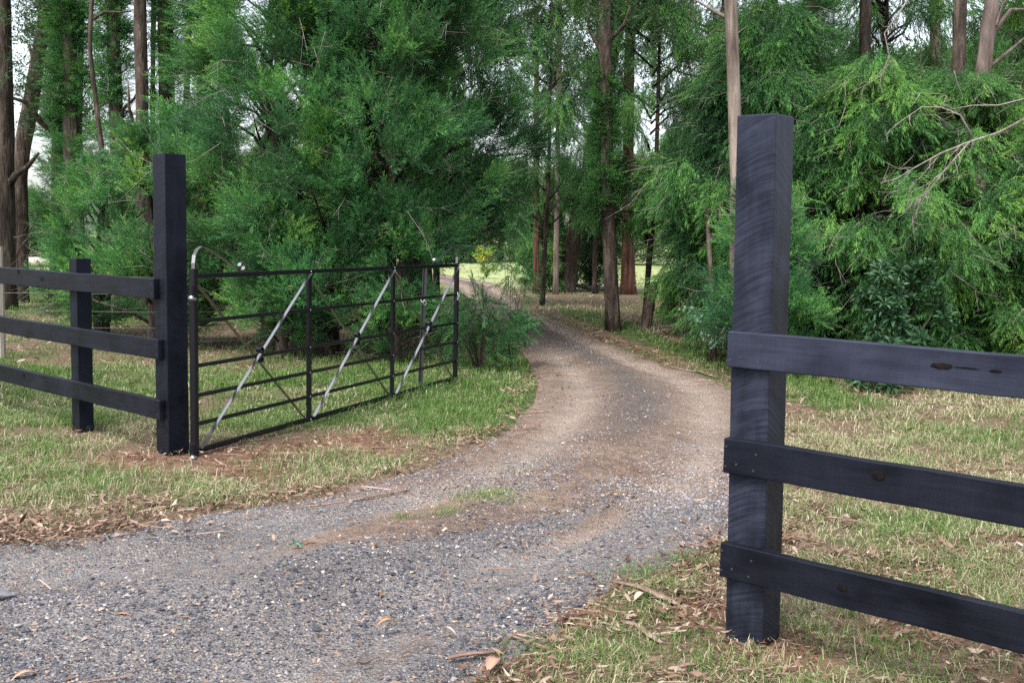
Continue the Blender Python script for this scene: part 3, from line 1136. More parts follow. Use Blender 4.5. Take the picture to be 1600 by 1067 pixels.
gA = 'soft feathery trees left of the drive'
place('up1', 'feathery_tree', -3.55, 15.4, .3, 1.0, 'bushy green feathery tree just behind the left tall gate post', gA)
place('up2', 'feathery_tree', -2.6, 14.9, 2.1, 1.0, 'bushy green feathery tree behind the middle of the gate, its dark trunk base showing', gA)
place('up3', 'feathery_tree', -1.75, 14.9, 4.0, 1.0, 'bushy green feathery tree behind the far end of the gate beside the drive', gA)
place('up3', 'feathery_tree', -1.45, 17.6, 5.2, 1.15, 'tall feathery tree standing in the second row behind the gate trees', gA)
place('hang1', 'feathery_tree', -3.6, 18.6, 1.2, .95, 'tall feathery tree in the second row left of the gate trees', gA)
place('young', 'feathery_tree', -6.7, 17.2, .6, .95, 'low round feathery bush tree seen above the short black fence post', gA, sz=.9)
place('young', 'feathery_tree', -5.3, 15.6, 2.6, .95, 'small bright green feathery tree touching the left side of the tall gate post', gA)
place('young', 'feathery_tree', -3.15, 14.3, 3.3, .66, 'waist high feathery bush behind the hinge end of the gate', gA)
place('young', 'feathery_tree', -1.55, 14.1, 5.0, .60, 'waist high feathery bush behind the far bay of the gate', gA)
gB = 'drooping feathery trees right of the drive'
place('young', 'feathery_tree', 3.2, 13.75, 1.1, .72, 'light green young tree against the lower part of the pale slender trunk', gB)
place('dr1', 'weeping_tree', 3.75, 15.9, .2, 1.0, 'drooping feathery tree between the brown gum trunk and the tall right post', gB)
place('dr2', 'weeping_tree', 4.9, 14.9, 1.9, 1.0, 'drooping feathery tree directly right of the tall foreground post', gB, sz=.88)
place('dr1', 'weeping_tree', 6.1, 14.9, 3.3, 1.0, 'drooping feathery tree right of the broad leaved shrub', gB, sz=.8)
place('dr2', 'weeping_tree', 7.5, 14.0, 4.5, 1.0, 'drooping feathery tree at the right edge of the picture', gB, sz=.72)
place('dr2', 'weeping_tree', 5.6, 17.6, .9, 1.15, 'taller drooping tree behind the row right of the drive', gB, sz=.8)
place('dr1', 'weeping_tree', 8.2, 17.6, 2.9, 1.15, 'taller drooping tree behind the right edge of the row', gB, sz=.66)
place('dr1', 'weeping_tree', 4.2, 18.9, 5.5, 1.15, 'drooping tree right beside the brown gum trunk, set back from the drive', gB)


# tall gums: own trunk path, crown of hanging leaves high up, some clothed in feathery growth
def leafy(seed, n, h0, h1, rmax, per, scale, mat, templates=T_G):
    rng = np.random.default_rng(seed)
    C = envelope(rng, n, h0, h1, lambda f: rmax * (.55 + .45 * math.sin(math.pi * min(1, f * .9 + .1))), .2)
    V, t = crown(rng, templates, C, rng.uniform(.3, .65, n), per, scale, .3, -.15, .8, .2, .7)
    me = tri_mesh('crown', V, {'tint': t})
    me.materials.append(M[mat])
    return me, C


GUM1, C1 = leafy(31, 60, 0, 5.5, 2.4, 18, .5, 'leaf_gum')
GUM2, C2 = leafy(32, 46, 0, 4.5, 2.0, 18, .5, 'leaf_gum')
rng = np.random.default_rng(33)
Cc = envelope(rng, 95, 0, 7.5, lambda f: .55 * (1 - .5 * f), .2)
V, t_ = crown(rng, T_A, Cc, rng.uniform(.2, .4, 95), 18, .42, .7, .3, .7)
COLUMN = tri_mesh('foliage_sleeve', V, {'tint': t_})
COLUMN.materials.append(M['leaf_a'])


def gum(px, py, Y, top_px, top_py, r0, bark, label, crown_me=None, crown_z=6.5, sleeve=None, limbs=(), group=None, mids=(), r1f=.55, crown_s=1.0, seed=0, name='gum_tree', dead=()):
    rng = np.random.default_rng(500 + seed)
    base = G(px, py) if Y is None else D(px, py, Y)
    Yb = base[1]
    bx, by = base[0], base[1]
    t = empty(name, (bx, by, 0))
    pts = [np.array([0, 0, -.25])]
    for (mx, my) in list(mids) + [(top_px, top_py)]:
        q = D(mx, my, Yb)
        pts.append(q - np.array([bx, by, 0]))
    # carry the trunk on above the frame
    e = pts[-1]
    dirn = unit(pts[-1] - pts[-2])
    zt = crown_z + (4 if crown_me is not None or sleeve else 0)
    pts.append(e + dirn * max(.3, (zt - e[2])))
    L = []
    for (ax, ay, cx, cy, ra, dY) in limbs:
        a = D(ax, ay, Yb) - np.array([bx, by, 0])
        c = D(cx, cy, Yb + dY) - np.array([bx, by, 0])
        L.append((a, c, ra, ra * .35))
    top = pts[-1]
    for k in range(5 if crown_me is not None else 0):
        a = rng.random() * 6.28
        f = rng.uniform(.55, .95)
        p = pts[-2] + (pts[-1] - pts[-2]) * f
        L.append((p, p + np.array([math.cos(a) * 1.5, math.sin(a) * 1.5, rng.uniform(.6, 1.4)]), r0 * .3, .015))
    tm = trunk_mb(rng, pts, r0, r0 * r1f, L, 14, 1.3, .06)
    tm.build('trunk', M[bark], t, smooth=True)
    if crown_me is not None:
        c = link('crown', crown_me, None, t)
        c.location = (top[0], top[1], crown_z)
        c.scale = (crown_s,) * 3
        c.rotation_euler = (0, 0, rng.random() * 6.28)
    if sleeve:
        z0, s, sh = sleeve
        p = pts[0] + (pts[1] - pts[0]) * .5
        c = link('foliage_sleeve', COLUMN, None, t)
        c.location = (float(np.interp(z0 + 2.5, [q[2] for q in pts], [q[0] for q in pts])), 0, z0)
        c.scale = (s * .8, s * .8, sh)
        c.rotation_euler = (0, 0, rng.random() * 6.28)
    for k, P in enumerate(dead):
        mb = MB()
        for (pl, ra, rb, dY) in P:
            pp = [D(x, y, Yb + dY[i] if hasattr(dY, '__len__') else Yb + dY) - np.array([bx, by, 0]) for i, (x, y) in enumerate(pl)]
            mb.tube(pp, list(np.linspace(ra * .6, rb * .7, len(pp))), 5)
            for a_, b_ in zip(pp[:-1], pp[1:]):
                for q in range(2):
                    c_ = a_ + (b_ - a_) * rng.random()
                    d_ = unit(unit(b_ - a_) * .8 + rng.normal(0, .55, 3) + np.array([0, 0, -.25])) * rng.uniform(.12, .34)
                    mb.tube([c_, c_ + d_ * .5 + rng.normal(0, .015, 3), c_ + d_ + rng.normal(0, .03, 3)], [.0045, .003, .0012], 4, False)
        mb.build('dead_branch', M['dead'], t, smooth=True)
    tag(t, label, 'tree', group)
    return t


# centre and right
gum(960, 517, None, 945, 20, .14, 'bark_gum', 'brown gum trunk standing alone beside the drive bend', GUM1, 5.2, (2.3, .6, .33),
    limbs=[(946, 120, 915, 20, .07, .5), (948, 100, 985, 10, .06, -.4)], mids=[(948, 290)], r1f=.75, seed=1)
gum(982, 460, None, 984, 60, .22, 'bark_red', 'reddish stringy barked gum behind the brown gum trunk', GUM2, 8, None, mids=[(981, 300)], r1f=.55, seed=2)
gum(1151, 577, None, 1142, 10, .085, 'bark_pale', 'slender pale barked gum rising just left of the tall right post', GUM2, 6.6, None,
    limbs=[(1140, 30, 1085, 0, .03, .2)], mids=[(1150, 250)], r1f=.95, seed=3)
gum(1117, 567, None, 1108, 380, .048, 'bark_gum', 'thin brown sapling trunk close to the left side of the right post', None, 2.2, None, mids=[(1113, 470)], r1f=.6, seed=4, name='sapling_tree')
gum(1003, 517, None, 1018, 465, .11, 'bark_dark', 'short leaning grey brown trunk at the foot of the drooping trees', None, .8, None, r1f=.6, seed=5)
gum(882, 456, None, 905, 330, .34, 'bark_dark', 'thick dark leaning trunk beyond the drive bend', GUM1, 6.5, None, r1f=.5, seed=6, mids=[(890, 400)], crown_s=1.3)
gum(838, 460, None, 838, 250, .10, 'bark_red', 'thin twin like reddish trunk nearest the far drive', GUM2, 4.6, None, r1f=.7, seed=7)
gum(868, 460, None, 872, 200, .085, 'bark_pale', 'thin pale trunk standing before the thick dark leaning trunk', GUM1, 5.5, None, r1f=.8, seed=8)
# right background
DEADB = [[
    ([(1693, 165), (1600, 187), (1560, 208), (1515, 222), (1470, 240), (1430, 262), (1400, 280), (1376, 286)], .035, .006, [0, -.05, -.1, -.15, -.2, -.2, -.2, -.2]),
    ([(1515, 222), (1480, 262), (1450, 300), (1432, 330), (1434, 362)], .016, .004, -.2),
    ([(1480, 262), (1455, 285), (1425, 300), (1416, 330)], .010, .003, -.2),
    ([(1470, 240), (1440, 275), (1420, 295), (1395, 300)], .010, .003, -.2),
    ([(1500, 228), (1480, 250), (1470, 285)], .008, .003, -.2),
    ([(1450, 300), (1428, 312), (1420, 335)], .007, .003, -.2),
    ([(1520, 215), (1500, 180), (1470, 168), (1440, 168), (1400, 195), (1385, 212)], .022, .005, -.2),
    ([(1470, 168), (1480, 150), (1470, 147), (1418, 146)], .010, .004, -.2),
    ([(1694, 140), (1600, 155), (1560, 165), (1520, 165), (1480, 172)], .020, .006, -.2),
    ([(1430, 262), (1405, 265), (1380, 252)], .008, .003, -.2),
    ([(1455, 285), (1440, 310), (1430, 320), (1424, 345)], .007, .003, -.2),
]]
gum(1530, 520, 16.2, 1548, 20, .125, 'bark_pink', 'leaning pinkish gum trunk at upper right among dark side limbs', GUM1, 6.6, None, mids=[(1530, 150)], r1f=.75, seed=9,
    limbs=[(1545, 80, 1600, 15, .05, .4), (1540, 110, 1600, 60, .04, .3), (1540, 60, 1580, -10, .03, -.3)])
gum(1690, 640, 12.6, 1700, 100, .10, 'bark_gum', 'bare grey dead branch with many twigs reaching in from the right edge', None, 3.6, None, r1f=.8, seed=26, dead=DEADB, name='dead_tree')
DEADC = [[([(1425, -10), (1400, 28), (1382, 52), (1390, 90), (1375, 120), (1350, 135), (1330, 145)], .022, .003, -4.6),
          ([(1388, 90), (1396, 108)], .006, .003, -4.6), ([(1365, 118), (1340, 120), (1318, 128)], .006, .002, -4.6)]]
gum(1490, 520, 17.0, 1500, 10, .11, 'bark_gum', 'straight brown gum trunk left of the leaning pinkish one', GUM2, 7, None, r1f=.8, seed=10)
gum(1350, 520, 18.2, 1352, 10, .10, 'bark_dark', 'dark trunk behind the drooping trees with a bare hanging twig', GUM2, 6.8, None, r1f=.8, seed=11, dead=DEADC)
gum(1265, 520, 17.4, 1268, 10, .14, 'bark_gum', 'brown trunk above and right of the tall foreground post', GUM1, 6.9, (2.2, .9, .6), r1f=.8, seed=12)
gum(1215, 520, 19.5, 1205, 10, .14, 'bark_dark', 'dark trunk seen directly above the tall foreground post', GUM2, 7.2, None, r1f=.8, seed=13)
gum(1462, 500, 24, 1461, 10, .13, 'bark_pale', 'pale thin gum far behind the drooping trees', GUM1, 8, None, r1f=.8, seed=14)
# left background
gum(8, 430, 22, 5, 30, .2, 'bark_dark', 'very dark trunk at the left edge of the picture', GUM1, 3.9, None, r1f=.6, seed=15, crown_s=.8,
    limbs=[(8, 300, 60, 240, .09, -.4), (6, 290, -60, 200, .09, .3)])
gum(28, 420, 24, 68, 40, .2, 'bark_gum', 'leaning brown gum with heavy side limbs near the left edge', GUM2, 4.3, None, mids=[(30, 260), (52, 140)], r1f=.6, seed=16,
    limbs=[(30, 270, 5, 180, .10, 0), (84, 205, 15, 152, .09, -.8), (50, 160, 45, 70, .10, .5)])
gum(86, 420, 25, 92, 20, .14, 'bark_gum', 'upright gum clothed in feathery growth, left of the twisted stem', GUM1, 6.4, (1.7, 1.0, .8), r1f=.7, seed=17)
gum(115, 430, 22, 108, 10, .15, 'bark_gum', 'feather clothed gum trunk above the short black fence post', None, 4.0, (2.4, 1.0, .6), r1f=.8, seed=18)
gum(168, 440, 19, 143, 10, .045, 'bark_dark', 'thin twisted dark stem between the left gum trunks', None, 8.0, None, mids=[(165, 280), (150, 160), (140, 80)], r1f=.7, seed=19,
    limbs=[(146, 30, 205, 18, .03, 0), (152, 170, 168, 160, .02, 0)])
gum(192, 440, 20.5, 176, 10, .13, 'bark_dark', 'dark gum trunk sleeved in green just right of the twisted stem', GUM1, 6.8, (2.6, .75, .55), r1f=.85, seed=20,
    limbs=[(184, 230, 235, 105, .045, -.6)])
gum(226, 440, 20, 219, 10, .12, 'bark_gum', 'brown gum trunk left of the tall gate post top', GUM2, 6.6, None, r1f=.85, seed=21,
    limbs=[(222, 230, 208, 190, .05, -.5), (208, 190, 200, 130, .035, 0)])
gum(266, 440, 21, 258, 10, .15, 'bark_dark', 'dark trunk directly above the left tall gate post', GUM1, 7.0, (2.9, .7, .6), r1f=.85, seed=22, limbs=[(262, 60, 305, 38, .04, -.3)])
gum(318, 470, 19, 318, 10, .13, 'bark_dark', 'dark trunk half hidden by foliage right of the left gate post', None, 4, (2.2, 1.2, .8), r1f=.85, seed=23)
gum(508, 545, None, 512, 20, .11, 'bark_dark', 'dark trunk in the middle of the gate trees', GUM2, 6.5, None, r1f=.6, seed=24)
gum(640, 470, 19.5, 650, 10, .14, 'bark_dark', 'dark trunk behind the trees at the far end of the gate', GUM1, 6.8, None, r1f=.8, seed=25)
gum(130, 440, 23, 128, 10, .06, 'bark_dark', 'slim dark trunk close left of the twisted stem', None, 7.5, None, mids=[(124, 200)], r1f=.8, seed=41, limbs=[(126, 120, 100, 60, .02, 0), (125, 180, 150, 120, .02, 0)])
gum(246, 440, 24, 240, 10, .06, 'bark_dark', 'slim dark trunk between the brown trunk and the left gate post', None, 7.5, None, mids=[(238, 200)], r1f=.8, seed=42, limbs=[(238, 150, 262, 90, .02, 0)])
gum(292, 440, 23, 296, 10, .07, 'bark_gum', 'slim brown trunk just right above the left gate post', None, 7.5, None, mids=[(290, 200)], r1f=.8, seed=43, limbs=[(292, 90, 310, 40, .02, 0)])
# middle distance hanging trees around the drive bend
gM = 'drooping trees around the far drive bend'
place('dr2', 'weeping_tree', .95, 34.5, 1.3, .62, 'small dark drooping tree among the thin trunks at the drive bend', gM)
place('dr1', 'weeping_tree', 2.75, 36.0, 2.7, .60, 'small drooping tree seen between the brown gum and the thick leaning trunk', gM)
for (k_, x, y, rz, sc, lab) in (('hang1', .75, 27.0, .8, 1.0, 'grey green drooping tree hanging over the far bend of the drive'),
                                ('hang2', 2.6, 33.5, 2.2, 1.1, 'drooping tree beside the thick dark leaning trunk'),
                                ('hang1', -2.6, 25.0, 3.6, 1.0, 'drooping tree left of the far drive'),
                                ('hang2', 4.3, 23.5, 4.9, 1.0, 'tall drooping tree behind the red barked gum'),
                                ('hang1', 2.6, 20.8, 1.5, .9, 'drooping tree with high crown above the brown gum trunk'),
                                ('hang1', -4.6, 25.5, 5.5, .9, 'drooping tree far behind the gate trees at left'),
                                ('hang2', 7.6, 22.5, .5, 1.1, 'tall drooping tree deep behind the right row'),
                                ('hang1', 10.5, 21.5, 2.5, 1.1, 'tall drooping tree at far right behind the row'),
                                ('hang2', -1.5, 21.0, 3.1, .95, 'high drooping tree behind the gate trees beside the drive')):
    place(k_, 'weeping_tree', x, y, rz, sc, lab, gM)

# far trees round the paddock
rng = np.random.default_rng(61)
Cf = envelope(rng, 130, .1, 9, lambda f: 2.9 * (.7 + .3 * math.sin(math.pi * f)) * (1 - max(0, f - .6) * 1.4), .4)
V, t_ = crown(rng, T_F, Cf, rng.uniform(.6, 1.0, 120), 16, 1.0, .6, .25, .8)
FAR_C = tri_mesh('crown', V, {'tint': t_})
FAR_C.materials.append(M['leaf_far'])
FAR_T = trunk_mb(rng, [(0, 0, -.3), (.1, 0, 4), (0, .1, 8)], .22, .05, [((0, 0, 2.5), c, .07, .02) for c in Cf[:14]], 8).mesh('trunk', True)
FAR_T.materials.append(M['bark_gum'])
K['far'] = (FAR_T, FAR_C)
far_spots = []
for x, y, s, sz in ((-34, 66, .75, .6), (-29, 63, .7, .6), (-24, 68, .8, .6), (-19, 62, .8, .7), (-14, 66, .9, .75), (-9.5, 60, .95, .85), (-5, 70, 1.0, .9), (-1, 76, 1.0, .75),
                    (3.5, 78, 1.0, .7), (8, 74, 1.0, .8), (12.5, 66, 1.1, 1), (17, 60, 1.1, 1.1), (21, 52, 1.1, 1.1), (26, 56, 1.2, 1.1), (31, 60, 1.2, 1.1), (14, 44, 1.0, 1), (18, 38, 1.0, 1.1), (-13, 40, .7, .55), (-10, 36, .75, .6)):
    place('far', 'paddock_tree', x, y, rng.random() * 6.28, s, 'distant leafy tree in the hazy line beyond the paddock', 'distant trees beyond the paddock', sz=sz)


# ------------------------------------------------------------------ shrubs
def shrub(name, x, y, label, seed, n, z0, z1, rad, per, scale, templates, mat, up=.5, tint=(.3, .7), stems=6, r=.014):
    rng = np.random.default_rng(seed)
    C = envelope(rng, n, z0, z1, lambda f: rad * (.6 + .4 * math.sin(math.pi * f)), .2)
    V, t = crown(rng, templates, C, np.full(n, scale * .8), per, scale, .5, up, .6, *tint)
    s = empty(name, (x, y, float(gz(x, y))))
    me = tri_mesh('foliage', V, {'tint': t})
    link('foliage', me, M[mat], s)
    mb = MB()
    for c in C[:stems]:
        mb.tube([(0, 0, -.05), c * .5 + np.array([0, 0, .1]), c], [r, r * .7, r * .3], 6)
    mb.build('stems', M['bark_gum'], s, smooth=True)
    tag(s, label, 'shrub')
    return s


T_R = [rosette(np.random.default_rng(700 + k)) for k in range(8)]
p = D(1400, 500, 12.6)
shrub('broad_leaved_shrub', p[0], 12.6, 'dark glossy broad leaved shrub with leaf rosettes above the top rail', 71, 75, .3, 1.5, .52, 3, .145, T_R, 'leaf_broad', .9, (.4, .55))
p = D(1372, 596, 12.2)
shrub('broad_leaved_shrub', p[0], 12.2, 'low broad leaved seedling seen between the top and middle rails', 72, 14, .12, .35, .35, 3, .15, T_R, 'leaf_broad', .9, (.35, .5))
T_S = [leaf_spray(np.random.default_rng(720 + k), 14, .3, .13, .2, .8) for k in range(4)]
p = G(1108, 570)
shrub('pale_leaved_sapling', p[0], p[1], 'pale blue green sapling sprig beside the thin brown trunk', 73, 11, .35, .75, .38, 4, .24, T_S, 'leaf_sap', .5, (.3, .7), 8, .009)
shrub('feathery_shrub', -.42, 13.4, 'loose feathery shrub hanging over the drive at the far end of the gate', 78, 22, .1, .95, .48, 11, .32, T_B, 'leaf_b', -.2, (.06, .42), 16, .012)
shrub('feathery_shrub', -.02, 13.9, 'thin dangling feathery sprigs above the shrub at the gate end', 79, 16, .5, 2.0, .14, 10, .28, T_B, 'leaf_b', -.6, (.15, .5), 8, .009)
p = D(768, 420, 44)
shrub('flowering_shrub', p[0] - .2, 44, 'yellow flowering shrub in the sunlit far end of the drive', 74, 16, .3, 1.2, .36, 8, .32, T_S, 'leaf_yel', .4, (.2, .62))
p = G(905, 452)
shrub('dark_shrub', p[0] + .3, p[1] - 1, 'upright dark shrub right of the thick leaning trunk', 75, 46, .2, 2.5, .6, 14, .45, T_G, 'leaf_gum', .4, (.2, .5))

# fallen log
lg = G(20, 416)
fl = empty('fallen_log', (lg[0], lg[1], 0))
mb = MB()
mb.tube([(-3, .5, .12), (0, 0, .2), (3.0, -.3, .24), (5.2, -.4, .3)], [.16, .2, .24, .26], 10)
mb.build('log', M['grey_wood'], fl, smooth=True)
tag(fl, 'pale fallen log lying in the paddock behind the left fence', 'log')
fl2 = empty('fallen_branch', tuple(G(925, 455)))
mb = MB()
mb.tube([(-.9, 0, .25), (0, -.1, .1), (1.0, .1, .12)], [.06, .08, .05], 8)
mb.tube([(0, -.1, .1), (.5, -.3, .35)], [.05, .02], 6)
mb.build('branch', M['dead'], fl2, smooth=True)
tag(fl2, 'pale fallen branch on the ground left of the brown gum trunk', 'branch')

# ------------------------------------------------------------------ ground cover
rng = np.random.default_rng(81)


def frustum_points(n, y0, y1, xr=.56, pad=.7):
    y = np.sqrt(rng.uniform(y0 ** 2, y1 ** 2, n))
    x = rng.uniform(-1, 1, n) * (xr * y + pad)
    return x, y


def blades(x, y, h, w_, lean, tint):
    n = len(x)
    z = gz(x, y) - .006
    az = rng.random(n) * 6.283
    dx, dy = np.cos(az), np.sin(az)
    wx, wy = -dy * w_ * .5, dx * w_ * .5
    l1, l2 = lean * h * .35, lean * h
    h1, h2 = h * .6, h * np.clip(1.05 - .45 * lean, .25, 1)
    b0 = np.stack([x - wx, y - wy, z], -1)
    b1 = np.stack([x + wx, y + wy, z], -1)
    m0 = np.stack([x + dx * l1 - wx * .75, y + dy * l1 - wy * .75, z + h1], -1)
    m1 = np.stack([x + dx * l1 + wx * .75, y + dy * l1 + wy * .75, z + h1], -1)
    tp = np.stack([x + dx * l2, y + dy * l2, z + h2], -1)
    V = np.stack([np.stack([b0, b1, m1], 1), np.stack([b0, m1, m0], 1), np.stack([m0, m1, tp], 1)], 1).reshape(-1, 3, 3)
    return V, np.repeat(tint, 3)


def grass_batch(n, y0, y1, wscale, hscale):
    k_ = 13
    x, y = frustum_points(n // k_, y0, y1)
    sp = np.repeat(rng.uniform(.012, .05, n // k_) * (1 + y / 14), k_)
    x, y = np.repeat(x, k_), np.repeat(y, k_)
    th = np.repeat(rng.uniform(-.3, .3, n // k_), k_)
    x, y = x + rng.normal(0, 1, len(x)) * sp, y + rng.normal(0, 1, len(y)) * sp
    sdv, dl, dr = drive_info(x, y)
    den, grn = cover(x, y, sdv, dl, dr)
    keep = (sdv < -.03 + .1 * (vnoise(x * 5, y * 5, 41) - .5)) & (rng.random(len(x)) < den * (.2 + 1.2 * vnoise(x * 5, y * 5, 42)))
    keep &= ~((np.hypot(x - 1.03, y - 4.46) < .12))
    x, y, grn, den, dl, dr, th = x[keep], y[keep], grn[keep], den[keep], dl[keep], dr[keep], th[keep]
    m = len(x)
    tuft = vnoise(x * 2.6, y * 2.6, 43)
    green = rng.random(m) < np.clip(th + grn * 1.1 + (vnoise(x * 1.6, y * 1.6, 44) - .5) * 1.0, .04, .97)
    tint = np.where(green, rng.uniform(.02, .42, m), rng.uniform(.5, 1.0, m))
    h = (.03 + .075 * tuft * rng.random(m) + .045 * grn * rng.random(m)) * hscale
    lean = np.where(green, rng.uniform(.2, 1.2, m), rng.uniform(.6, 2.2, m))
    return blades(x, y, h, rng.uniform(.0022, .0042, m) * wscale, lean, tint)


parts = [grass_batch(120000, 2.8, 6, 1.0, 1.0), grass_batch(190000, 6, 10, 1.5, 1.15), grass_batch(130000, 10, 16, 2.4, 1.3), grass_batch(90000, 16, 30, 4.0, 1.3), grass_batch(30000, 30, 60, 9, 1.5)]


# grass tufts growing in the middle of the drive
def tuft(cx, cy, rx, n, hmax, gr=.8):
    x = cx + rng.normal(0, rx, n)
    y = cy + rng.normal(0, rx * .8, n)
    tint = np.where(rng.random(n) < gr, rng.uniform(.05, .45, n), rng.uniform(.55, 1, n))
    return blades(x, y, rng.uniform(.3, 1, n) * hmax + .02, rng.uniform(.003, .005, n), rng.uniform(.3, 1.4, n), tint)


for (px, py, r_, n, hm, gr) in ((790, 785, .14, 1500, .075, .6), (835, 778, .10, 500, .06, .5), (712, 812, .08, 520, .065, .9), (740, 800, .12, 320, .05, .7), (630, 808, .05, 70, .03, .9), (480, 868, .05, 90, .03, .7), (565, 855, .04, 60, .03, .8), (355, 920, .05, 50, .03, .8), (850, 740, .15, 200, .03, .5)):
    q = G(px, py)
    parts.append(tuft(q[0], q[1], r_, n, hm, gr))
# seeded long grass along the left verge and gate foot
for (px, py, r_, n, hm, gr) in ((120, 660, .22, 420, .15, .9), (60, 740, .3, 800, .10, .5), (200, 755, .32, 800, .10, .45), (330, 765, .2, 400, .08, .7), (520, 715, .22, 500, .11, .6), (610, 725, .15, 260, .09, .6), (430, 730, .2, 300, .08, .7), (90, 780, .25, 500, .1, .35), (1010, 900, .12, 260, .06, .9), (1090, 880, .1, 220, .06, .9), (890, 1030, .16, 420, .07, .7), (1380, 1020, .14, 240, .09, .9), (1330, 960, .1, 130, .07, .8), (1000, 960, .1, 200, .06, .6), (1170, 1040, .14, 260, .06, .3), (150, 660, .3, 300, .1, .9)):
    q = G(px, py)
    parts.append(tuft(q[0], q[1], r_, n, hm, gr))
cx_, cy_ = frustum_points(900, 3, 13)
s_, l_, r_ = drive_info(cx_, cy_)
d_, g_ = cover(cx_, cy_, s_, l_, r_)
for x_, y_, sd_, dd_, gg_ in zip(cx_, cy_, s_, d_, g_):
    if sd_ < -.12 and dd_ > .3 and not (abs(x_ - 1.03) < .2 and abs(y_ - 4.45) < .2):
        k_ = random.random()
        parts.append(tuft(x_, y_, .03 + .06 * k_, int(25 + 70 * k_), .05 + .085 * random.random(), min(.95, gg_ + random.uniform(-.25, .4))))
V = np.concatenate([p[0] for p in parts])
T = np.concatenate([p[1] for p in parts])
o = link('grass', tri_mesh('grass', V, {'tint': T}), M['grass'])
tag(o, 'green and straw coloured grass on the verges and lawn', 'grass', kind='stuff')


# leaf litter: curled lance-shaped leaves, bark flakes and twigs
def leaves(x, y, z, L, W, tint, curl):
    n = len(x)
    az = rng.random(n) * 6.283
    dx, dy = np.cos(az), np.sin(az)
    tilt = rng.normal(0, .22, n)
    roll = rng.normal(0, .35, n)
    out = []
    prof = [(-.5, .06), (-.2, .85), (.15, 1.0), (.5, .05)]
    secs = []
    for s, wv in prof:
        cx, cy = x + dx * L * s, y + dy * L * s
        cz = z + .004 + L * s * tilt + curl * L * (4 * s * s) * .25 + np.abs(tilt) * L * .5
        wx, wy, wz = -dy * W * wv * .5 * np.cos(roll), dx * W * wv * .5 * np.cos(roll), W * wv * .5 * np.sin(roll) + np.abs(np.sin(roll)) * W * .2
        secs.append((np.stack([cx - wx, cy - wy, cz - W * wv * .5 * np.sin(roll) + np.abs(roll) * W * .4], -1), np.stack([cx + wx, cy + wy, cz + wz + np.abs(roll) * W * .2], -1)))
    for (a0, b0), (a1, b1) in zip(secs[:-1], secs[1:]):
        out += [np.stack([a0, b0, b1], 1), np.stack([a0, b1, a1], 1)]
    V = np.stack(out, 1).reshape(-1, 3, 3)
    return V, np.repeat(tint, len(out))


LP = []


def litter_batch(n, y0, y1, fn, s=1.0):
    x, y = frustum_points(n, y0, y1)
    sdv, dl, dr = drive_info(x, y)
    pr = fn(x, y, sdv, dl, dr)
    k = rng.random(n) < pr
    x, y, sdv = x[k], y[k], sdv[k]
    m = len(x)
    z = gz(x, y) + np.where(sdv > 0, .016, .008 + .02 * rng.random(m))
    L = rng.uniform(.03, .115, m) * s
    LP.append(leaves(x, y, z, L, L * rng.uniform(.14, .34, m), np.clip(rng.normal(.46, .24, m), 0, .95), rng.normal(0, .6, m)))


def p_lit(x, y, sdv, dl, dr):
    left = dl < dr
    edge = np.exp(-((sdv + .12) / .22) ** 2)
    p = .035 + .75 * edge * (.25 + vnoise(x * 1.5, y * 1.5, 51))
    p = np.where(left & (y < 7.6), p * 1.5 + .9 * np.exp(-((sdv + .2) / .18) ** 2) * (y < 7), p)
    p = np.where((~left) & (sdv < 0) & (y < 6), p + .55 * (vnoise(x * 2, y * 2, 52) > .4), p)
    p = np.where((~left) & (sdv < 0) & (y >= 6) & (y < 12), p + .12 * (vnoise(x * 1.2, y * 1.2, 53) > .45), p)
    p = np.where((~left) & (sdv < .1) & (y > 10.5) & (y < 25), p + .6 * np.exp(-((dr - .25) / .35) ** 2), p)
    p = np.where(left & (sdv < 0) & (y < 9), p + .14, p)
    p = np.where(sdv > .35, np.where(y > 9, .010, .02), p)
    drift = sstep(.42, .72, vnoise(x * 1.1 + 5, y * 1.1, 57)) * .8 + sstep(.5, .8, vnoise(x * 3.3, y * 3.3, 58)) * .7
    drift = np.where((dl < dr) & (y < 7) & (sdv > -.6), np.maximum(drift, .8), drift)
    return p * (.25 + drift) * 1.35 + .25 * soil(x, y)


litter_batch(26000, 2.8, 6, p_lit, .62)
litter_batch(42000, 5.5, 12, p_lit, .75)
litter_batch(34000, 12, 30, lambda *a: p_lit(*a) * .9 + .25 * (a[2] < -1), 1.15)
litter_batch(60000, 2.8, 9, lambda *a: np.minimum(1, p_lit(*a) * 1.5), .28)
V = np.concatenate([p[0] for p in LP])
T = np.concatenate([p[1] for p in LP])
o = link('leaf_litter', tri_mesh('leaf_litter', V, {'tint': T}), M['litter'])
tag(o, 'dry brown gum leaves scattered along the drive edges and lawn', 'leaf litter', kind='stuff')


